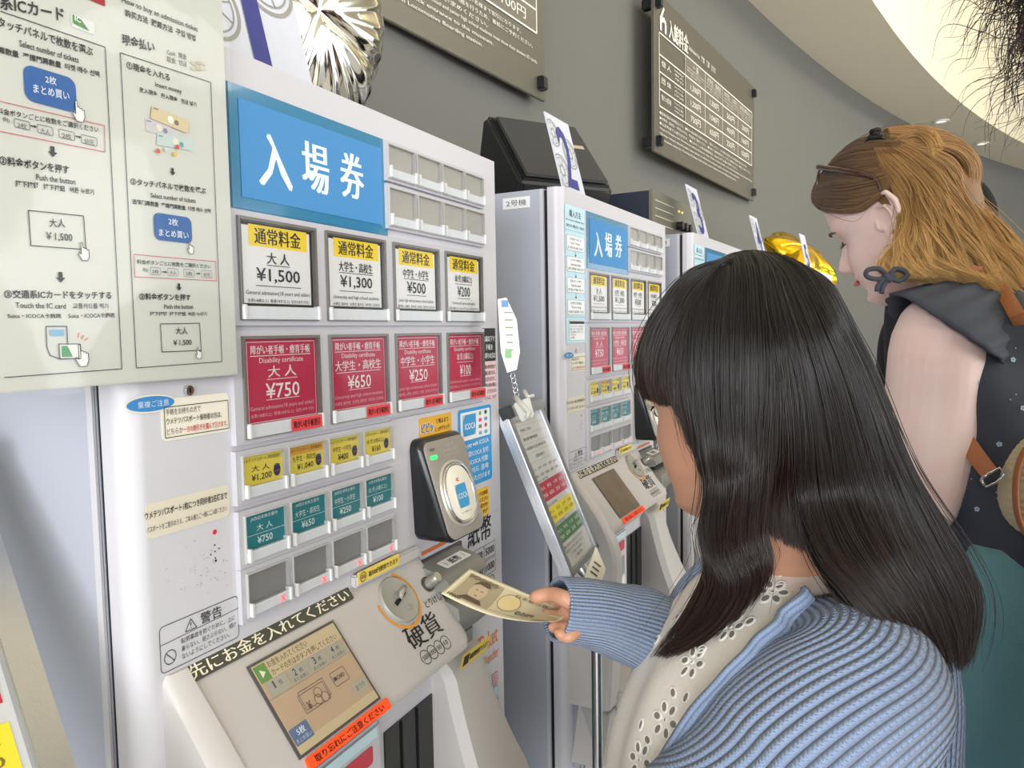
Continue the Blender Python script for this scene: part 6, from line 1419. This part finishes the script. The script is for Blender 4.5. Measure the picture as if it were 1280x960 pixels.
for s in (-1, 1): shoe(cW + rW * (s * .09), fW, rW, mat('shoe_tan', (150, 110, 80), .5), wmn, wmn)
# flowers printed on the top
bt = caster(shirt, wmn); pr = MB()
for i, (px, py) in enumerate(((1203, 362), (1167, 346), (1235, 405), (1221, 478), (1208, 515), (1249, 555), (1222, 636), (1199, 404), (1277, 510), (1160, 353), (1262, 384), (1190, 470), (1265, 450), (1185, 590), (1150, 600))):
    v = ray(px, py).normalized(); h_ = bt.ray_cast(CP, v)
    if h_[0] is None: continue
    n_ = h_[1] if h_[1].dot(v) < 0 else -h_[1]; e1 = n_.cross(Vector((0, 0, 1))).normalized(); e2 = n_.cross(e1)
    for k in range(5):
        a = k * 2 * PI / 5 + i; c = h_[0] + n_ * .0024 + (e1 * math.cos(a) + e2 * math.sin(a)) * .0020; pr.add([c + (e1 * math.cos(b) + e2 * math.sin(b)) * .0014 for b in [2 * PI * q / 8 for q in range(8)]], [tuple(range(8))])
for i in range(34):
    random.seed(i + 60); px, py = random.uniform(1150, 1280), random.uniform(350, 640); v = ray(px, py).normalized(); h_ = bt.ray_cast(CP, v)
    if h_[0] is None: continue
    n_ = h_[1] if h_[1].dot(v) < 0 else -h_[1]; e1 = n_.cross(Vector((0, 0, 1))).normalized(); e2 = n_.cross(e1)
    pr.add([h_[0] + n_ * .0024 + (e1 * math.cos(b) + e2 * math.sin(b)) * .0009 for b in [2 * PI * q / 6 for q in range(6)]], [tuple(range(6))])
o = local(pr, wmn).build('printed_flowers', ink((176, 196, 220)), wmn, fix=False); o['kind'] = 'stuff'
# hair
hz_ = ('h', 1.12); F_ = [[(1015, 253, hz_), (1024, 262, hz_), (1045, 266, hz_), (1072, 264, hz_), (1092, 250, hz_), (1108, 236, hz_)],
      [(1014, 243, hz_), (1030, 244, hz_), (1054, 244, hz_), (1080, 240, hz_), (1102, 232, hz_), (1120, 222, hz_)],
      [(1018, 230, hz_), (1034, 222, hz_), (1058, 218, hz_), (1084, 214, hz_), (1106, 208, hz_), (1124, 206, hz_)],
      [(1030, 212, hz_), (1046, 198, hz_), (1066, 191, hz_), (1088, 188, hz_), (1108, 186, hz_), (1128, 188, hz_)],
      [(1046, 194, hz_), (1060, 182, hz_), (1076, 175, hz_), (1092, 171, hz_), (1108, 170, hz_), (1126, 172, hz_)],
      [(1052, 192, ('h', 1.12, .05)), (1066, 180, ('h', 1.12, .06)), (1082, 173, ('h', 1.12, .06)), (1096, 169, ('h', 1.12, .06)), (1112, 168, ('h', 1.12, .06)), (1128, 172, ('h', 1.12, .05))]]
hm = ('h', 1.13)
M_s = [[(1092, 182, hm), (1100, 205, hm), (1118, 232, hm), (1127, 262, hm), (1122, 292, 1.015), (1110, 318, 1.005), (1110, 336, 1.0), (1126, 350, .995)],
       [(1094, 180, hm), (1110, 205, hm), (1130, 232, hm), (1140, 262, hm), (1136, 292, 1.008), (1132, 316, .998), (1142, 334, .985), (1172, 346, .975)],
       [(1096, 177, hm), (1120, 200, hm), (1142, 228, hm), (1154, 260, 1.02), (1164, 290, 1.0), (1172, 314, .990), (1194, 336, .975), (1236, 354, .965)],
       [(1100, 174, hm), (1130, 192, hm), (1158, 218, hm), (1176, 248, 1.02), (1192, 280, 1.005), (1212, 312, .99), (1240, 345, .975), (1290, 395, .96)],
       [(1106, 172, hm), (1140, 184, hm), (1172, 208, hm), (1192, 238, 1.03), (1214, 270, 1.03), (1240, 302, 1.01), (1268, 340, .99), (1310, 410, .97)],
       [(1112, 171, hm), (1148, 180, hm), (1180, 203, 1.07), (1202, 232, 1.07), (1226, 262, 1.06), (1256, 292, 1.04), (1290, 330, 1.02), (1330, 390, 1.0)],
       [(1112, 172, ('h', 1.1, .02)), (1146, 182, 1.09), (1178, 206, 1.10), (1200, 236, 1.10), (1224, 266, 1.09), (1252, 298, 1.07), (1284, 336, 1.05), (1322, 396, 1.03)],
       [(None, 0, q_) for q_ in ((.02, -.02, .125), (.052, -.045, .10), (.074, -.04, .05), (.082, -.02, .0), (.080, -.01, -.05), (.075, -.02, -.11), (.066, -.03, -.17), (.06, -.05, -.23))]]
Bn_ = [[(1116, 178, ('h', 1.14)), (1130, 171, ('h', 1.17)), (1146, 168, ('h', 1.18)), (1160, 178, ('h', 1.17)), (1168, 198, ('h', 1.14))], [(1112, 174, ('h', 1.12, .02)), (1130, 167, ('h', 1.14, .02)), (1148, 165, ('h', 1.15, .02)), (1163, 175, ('h', 1.14, .02)), (1172, 196, ('h', 1.12, .02))]]
WC = tuple(HH(0, -.01, -.01)); hair_cap(HH, HWB, wmn, wmn, 1.02)
HA = hair_mat('hair_ash', (112, 90, 72), .4, .3, (150, 116, 80))
GFr, GM, GBn = guides(HH, F_), guides(HH, M_s), guides(HH, Bn_)
hair_object('hair', sheet_hair(GFr, WC, 3600, 22, .006, 5, 50, .0009, .001, 1, .01, .03), .00035, HA, wmn, wmn)
hair_object('hair', sheet_hair(GM, WC, 12500, 30, .030, 6, 80, .0012, .010, 1.7, .02, .15), .00038, HW, wmn, wmn)
hair_object('hair', sheet_hair(GBn, WC, 900, 16, .006, 7, 14, .0010, .001, 1.2, .03, .05), .00038, HW, wmn, wmn)
local(sheet_mesh(GM[:, 1:], WC, .018, 40, 40, .014), wmn).build('hair_base', HWB, wmn, smooth=True); local(sheet_mesh(GFr, WC, .003, 30, 20, .004), wmn).build('hair_base', mat('hair_base_ash', (88, 68, 54), .7, vary=.2, scale=60), wmn, smooth=True)
# ---- sunglasses pushed up on the head
sg = empty('sunglasses', HH(0, .06, .09)); tag(sg, 'brown tortoiseshell sunglasses pushed up on the blonde woman\'s head', 'sunglasses'); TORT = mat('tortoiseshell', (70, 40, 28), .2, vary=.5, scale=70, coat=.5); LENS = mat('lens_brown', (52, 34, 26), .08, coat=.6)
d0 = on_head(HH, 1024, 222, 1.14)
tm = [atd(1023, 209, d0 - .004), atd(1045, 212, on_head(HH, 1045, 212, 1.15)), atd(1070, 216, on_head(HH, 1070, 216, 1.15)), atd(1088, 220, on_head(HH, 1088, 220, 1.15)), atd(1096, 226, on_head(HH, 1096, 226, 1.15)), atd(1102, 240, on_head(HH, 1102, 240, 1.13))]
m = MB(); m.tube(catm(tm, 24), [.0042] * 16 + [.0028] * 8, 8); local(m, sg).build('temple', TORT, sg, smooth=True)
P0 = tm[0]; rr, uu = HH.r, (atd(1020, 235, d0) - atd(1023, 209, d0)).normalized(); ff = rr.cross(uu).normalized()
def lensring(cx, a, b, o): return [P0 + rr * (cx + a * math.copysign(abs(math.cos(t)) ** .8, math.cos(t))) + uu * (.019 + b * math.copysign(abs(math.sin(t)) ** .8, math.sin(t))) + ff * o for t in [2 * PI * k / 28 for k in range(28)]]
for cx in (.030, .096):
    m = MB(); m.loft([lensring(cx, .029, .022, -.0018), lensring(cx, .031, .024, 0), lensring(cx, .029, .022, .0018), lensring(cx, .0255, .0185, .0018), lensring(cx, .0255, .0185, -.0018), lensring(cx, .029, .022, -.0018)], cap=False); local(m, sg).build('rim', TORT, sg, smooth=True)
    m = MB(); m.loft([lensring(cx, .0258, .0188, -.0006), lensring(cx, .0258, .0188, .0006)]); local(m, sg).build('lens', LENS, sg)
m = MB(); m.tube([P0 + rr * .059 + uu * .014, P0 + rr * .063 + uu * .012, P0 + rr * .067 + uu * .014], .0022, 8); local(m, sg).build('bridge', TORT, sg, smooth=True)
far = [P0 + rr * .126 + uu * .004, HH(.080, .03, .075), HH(.083, -.01, .045), HH(.080, -.03, .01)]
m = MB(); m.tube(catm(far, 16), .0026, 8); local(m, sg).build('temple', TORT, sg, smooth=True)
# ---- black hair clip
c = atd(1095, 169, on_head(HH, 1095, 172, 1.14)); hc_ = empty('hair_clip', c); tag(hc_, 'small black round hair clip on top of the blonde woman\'s head', 'hair clip')
m = MB(); U_ = (HH.u + Vector((0, 0, 1))).normalized(); m.tube([c - U_ * .004, c + U_ * .002, c + U_ * .005, c + U_ * .009], [.006, .0055, .0085, .0078], 18); local(m, hc_).build('knob', BLACKP, hc_, bevel=.001)
m = MB(); m.tube([atd(1081, 178, on_head(HH, 1081, 178, 1.14)), atd(1088, 172, on_head(HH, 1088, 174, 1.15)), atd(1102, 171, on_head(HH, 1102, 173, 1.15)), atd(1110, 175, on_head(HH, 1110, 175, 1.14))], [.002, .005, .005, .002], 10); local(m, hc_).build('jaw', BLACKP, hc_, smooth=True)
# ---- shoulder bag
bg_ = empty('shoulder_bag', atd(1300, 620, .95)); tag(bg_, 'ribbed beige shoulder bag with brown leather straps at the blonde woman\'s back', 'bag')
LEA = mat('leather_brown', (176, 108, 66), .45, vary=.1, scale=30, bump=.1); WEAVE = mat('bag_ribbed_beige', (214, 200, 164), .8, vary=.06)
def strap(P, w, d_n, nm='strap'):
    Q = catm(P, 30); R_ = []
    for i, p in enumerate(Q):
        t = (Q[min(i + 1, 29)] - Q[max(i - 1, 0)]).normalized(); n_ = (CP - p).normalized(); s_ = t.cross(n_).normalized(); n2 = s_.cross(t)
        R_.append([p - s_ * w - n2 * .0015, p + s_ * w - n2 * .0015, p + s_ * w + n2 * .0015, p + s_ * (w - .002) + n2 * .0022, p - s_ * (w - .002) + n2 * .0022, p - s_ * w + n2 * .0015])
    m = MB(); m.loft(R_); return smooth_angle(local(m, bg_).build(nm, LEA, bg_), 40)
def surf(px, py, o):
    v = ray(px, py).normalized(); h_ = bt.ray_cast(CP, v); return (h_[0] - v * o) if h_[0] is not None else atd(px, py, .98)
strap([surf(1192, 532, .006), surf(1205, 548, .010), surf(1222, 572, .014), surf(1238, 593, .018)], .0100, 0)
strap([surf(1200, 345, .004), surf(1215, 340, .005), surf(1234, 346, .006), surf(1254, 366, .007), surf(1272, 396, .009), atd(1290, 440, .97), atd(1300, 520, .95)], .0085, 0)
rc = surf(1241, 597, .022); m = MB(); e1 = CR * .55 + CU * -.83; e2 = CR * .83 + CU * .55
m.tube([rc + e1 * a + e2 * b for a, b in ((-.006, -.013), (-.007, 0), (-.006, .013), (.004, .014), (.007, 0), (.004, -.014), (-.006, -.013))], .0018, 8); local(m, bg_).build('buckle', CHROME, bg_, smooth=True)
R_ = [];
for (x, y, w) in ((1243, 600, .010), (1252, 612, .012), (1262, 630, .022), (1268, 650, .030)): c = atd(x, y, .945); s_ = (CR * .75 + CU * .5).normalized(); R_.append([c - s_ * w * .6, c + s_ * w, c + s_ * w + CF * .004, c - s_ * w * .6 + CF * .004])
m = MB(); m.loft(R_); local(m, bg_).build('leather_tab', LEA, bg_, bevel=.001)
# bag body: a soft half-moon with ribs
cB = atd(1345, 610, .93); ub, vb, nb = CR, CU, CF; m = MB(); R_ = []
for j in range(9):
    o = -.032 + .064 * j / 8; k_ = math.sqrt(max(.02, 1 - (o / .036) ** 2)) * .25 + .75
    R_.append([cB + ub * (.092 * k_ * math.copysign(abs(math.cos(a)) ** .75, math.cos(a))) + vb * (.078 * k_ * math.copysign(abs(math.sin(a)) ** .8, math.sin(a))) - ub * .0 + nb * (o + .0025 * math.sin(a * 60)) for a in [2 * PI * k / 240 for k in range(240)]])
m.loft(R_, cap=False)
gr = []
for s_, o in ((-1, -.032), (1, .032)):
    gr = [[cB + (R_[0 if s_ < 0 else 8][k] - cB - nb * o) * (1 - .999 * q / 10) + nb * (o * (1 + .35 * (1 - (1 - q / 10) ** 2)) + .0016 * math.sin(((R_[0][k] - cB).dot(vb) * (1 - q / 10)) * 900) * min(1, q)) for k in range(240)] for q in range(11)]
    m.loft(gr, cap=False)
local(m, bg_).build('bag_body', WEAVE, bg_, smooth=True, weld=True)
m = MB(); m.tube([cB + ub * (.093 * math.copysign(abs(math.cos(a)) ** .75, math.cos(a))) + vb * (.079 * math.copysign(abs(math.sin(a)) ** .8, math.sin(a))) - nb * .030 for a in [PI * .75 + PI * 1.0 * k / 40 for k in range(41)]], .0035, 8); local(m, bg_).build('leather_trim', LEA, bg_, smooth=True)
# ================================================================== a person in black beyond her, and the curly-haired person at the right edge
def simple_person(N, az, label, cloth, hairb, skin, H=None, lean=0, trousers=(40, 42, 50)):
    t = empty('person', (N.x, N.y, 0)); tag(t, label, 'person'); Nf = Fr(N, az, lean); Hf = H or Fr(Nf(0, .015, .145), az, 8)
    b = MB(); head_verts(b, Hf); ear(b, Hf, -1); ear(b, Hf, 1); b.tube([Hf(0, -.03, -.08), Nf(0, .004, .0), Nf(0, 0, -.05)], [.05, .054, .06], 20); b.loft(torso_rings(Nf, fine(WT[1:], 24), -.008, 40))
    q = Nf(0, 0, -.58); c = Vector((q.x, q.y, 0)); f = Vector((Nf.f.x, Nf.f.y, 0)).normalized(); r = Vector((Nf.r.x, Nf.r.y, 0)).normalized(); legs_and_shoes(b, c, f, r, q.z, .09, (.08, .055, .04))
    for s in (-1, 1):
        S_ = Nf(s * .165, 0, -.07); E_ = Nf(s * .20, -.01, -.34); W_ = Nf(s * .19, .10, -.56); b.tube(catm([Nf(s * .1, 0, -.05), S_, E_, W_], 20), [.048 - .024 * i / 19 for i in range(20)], 16)
        d = (W_ - E_).normalized(); b.tube([W_, W_ + d * .07], [.024, .030], 12)
        for i in range(4): o_ = W_ + d * .07 + Nf.f * (.018 - .012 * i); finger(b, [o_, o_ + d * .03, o_ + d * .05 - Nf.r * s * .012], .008)
        o_ = W_ + d * .02 + Nf.f * .022; finger(b, [o_, o_ + d * .025 + Nf.f * .016, o_ + d * .045 + Nf.f * .018], .009)
    remesh(local(b, t), 'body', skin, t, .0045, 1); eyes(Hf, t, t, mat('iris_brown', (46, 30, 22)), mat('lash_black', (14, 12, 12)), mat('brow_black', (40, 30, 26)))
    uv_loft(torso_rings(Nf, fine([(.006, .004, .058, .066)] + WT[2:], 50), lambda h, a: .014 + .004 * math.sin(a * 7 + h * 25), 90), 'jacket', cloth, t, t, closed=True, thick=.003)
    for s in (-1, 1): uv_loft(sleeve([Nf(s * .09, 0, -.055), Nf(s * .165, 0, -.075), Nf(s * .20, -.01, -.34), Nf(s * .192, .08, -.52)], [.062, .068, .055, .042], 40, 40, Vector((0, 1, 0)), .003, 2), 'sleeve', cloth, t, t, closed=True, thick=.003)
    TR = mat('trousers_dark', trousers, .85); 
    for s in (-1, 1): m = MB(); m.tube([c + r * (s * .085) + Vector((0, 0, q.z + .08)), c + r * (s * .09) + Vector((0, 0, q.z * .5)), c + r * (s * .09) + Vector((0, 0, .08))], [.105, .078, .062], 24); local(m, t).build('trouser_leg', TR, t, smooth=True); shoe(c + r * (s * .09), f, r, mat('shoe_black', (30, 30, 32), .5), t, t)
    hair_cap(Hf, hairb, t, t, 1.09); return t, Hf
N3 = atd(1190, 352, 1.95); simple_person(N3, 58, 'person in a black top, mostly hidden behind the blonde woman', mat('jacket_black', (30, 31, 36), .8, bump=.2), HBB, SKIN_T)
# curly-haired person: leans in from the right, only the curls are in view
H4 = Fr(atd(1488, -162, .50), 35, 5, -22); N4 = atd(1850, 135, .46)
p4_, Hc = simple_person(N4, 40, 'person with dark curly hair leaning in at the upper right corner', mat('jacket_brown', (84, 78, 74), .8), HCB, SKIN_T, H4)
rg = np.random.default_rng(11); n = 7000; k = 34
dirs = rg.normal(size=(n, 3)); dirs /= np.linalg.norm(dirs, axis=1, keepdims=True)
Bm = np.array([[*H4.r], [*H4.f], [*H4.u]]); keep = ~((dirs[:, 1] > .55) & (dirs[:, 2] < .35)); dirs = dirs[keep]; n = len(dirs)
base = dirs * np.array([.080, .102, .116]); tt = np.linspace(0, 1, k)[None, :, None]
L = rg.uniform(.012, .050, (n, 1, 1)) * 1.0; drift = rg.normal(0, .012, (n, 1, 3)); P = base[:, None, :] + dirs[:, None, :] * L * tt + drift * tt ** 1.5 + np.array([0, 0, -.030]) * tt ** 2
r_ = rg.uniform(.003, .009, (n, 1, 1)); ph = rg.random((n, 1, 1)) * 6.28; fq = rg.uniform(1.0, 2.6, (n, 1, 1)); e1 = np.cross(dirs, [0, 0, 1.]); e1 /= np.linalg.norm(e1, axis=1, keepdims=True) + 1e-6; e2 = np.cross(dirs, e1)
P = P + (e1[:, None, :] * np.cos(ph + fq * 6.28 * tt) + e2[:, None, :] * np.sin(ph + fq * 6.28 * tt)) * r_ * (.3 + tt)
m = MB(); RR = []
for j in range(1, 30):
    el = PI * j / 30; r_g = []
    for i in range(48):
        a = 2 * PI * i / 48; d = Vector((math.sin(el) * math.cos(a), math.sin(el) * math.sin(a), math.cos(el))); q = 1.12 if d.y < .45 or d.z > .4 else .8
        r_g.append(H4(d.x * .078 * q, d.y * .100 * q, d.z * .125 * q))
    RR.append(r_g)
m.loft(RR); local(m, p4_).build('hair_base', HCB, p4_, smooth=True)
Wd = P @ Bm + np.array(H4.O); hair_object('hair', Wd, .00032, HC, p4_, p4_)
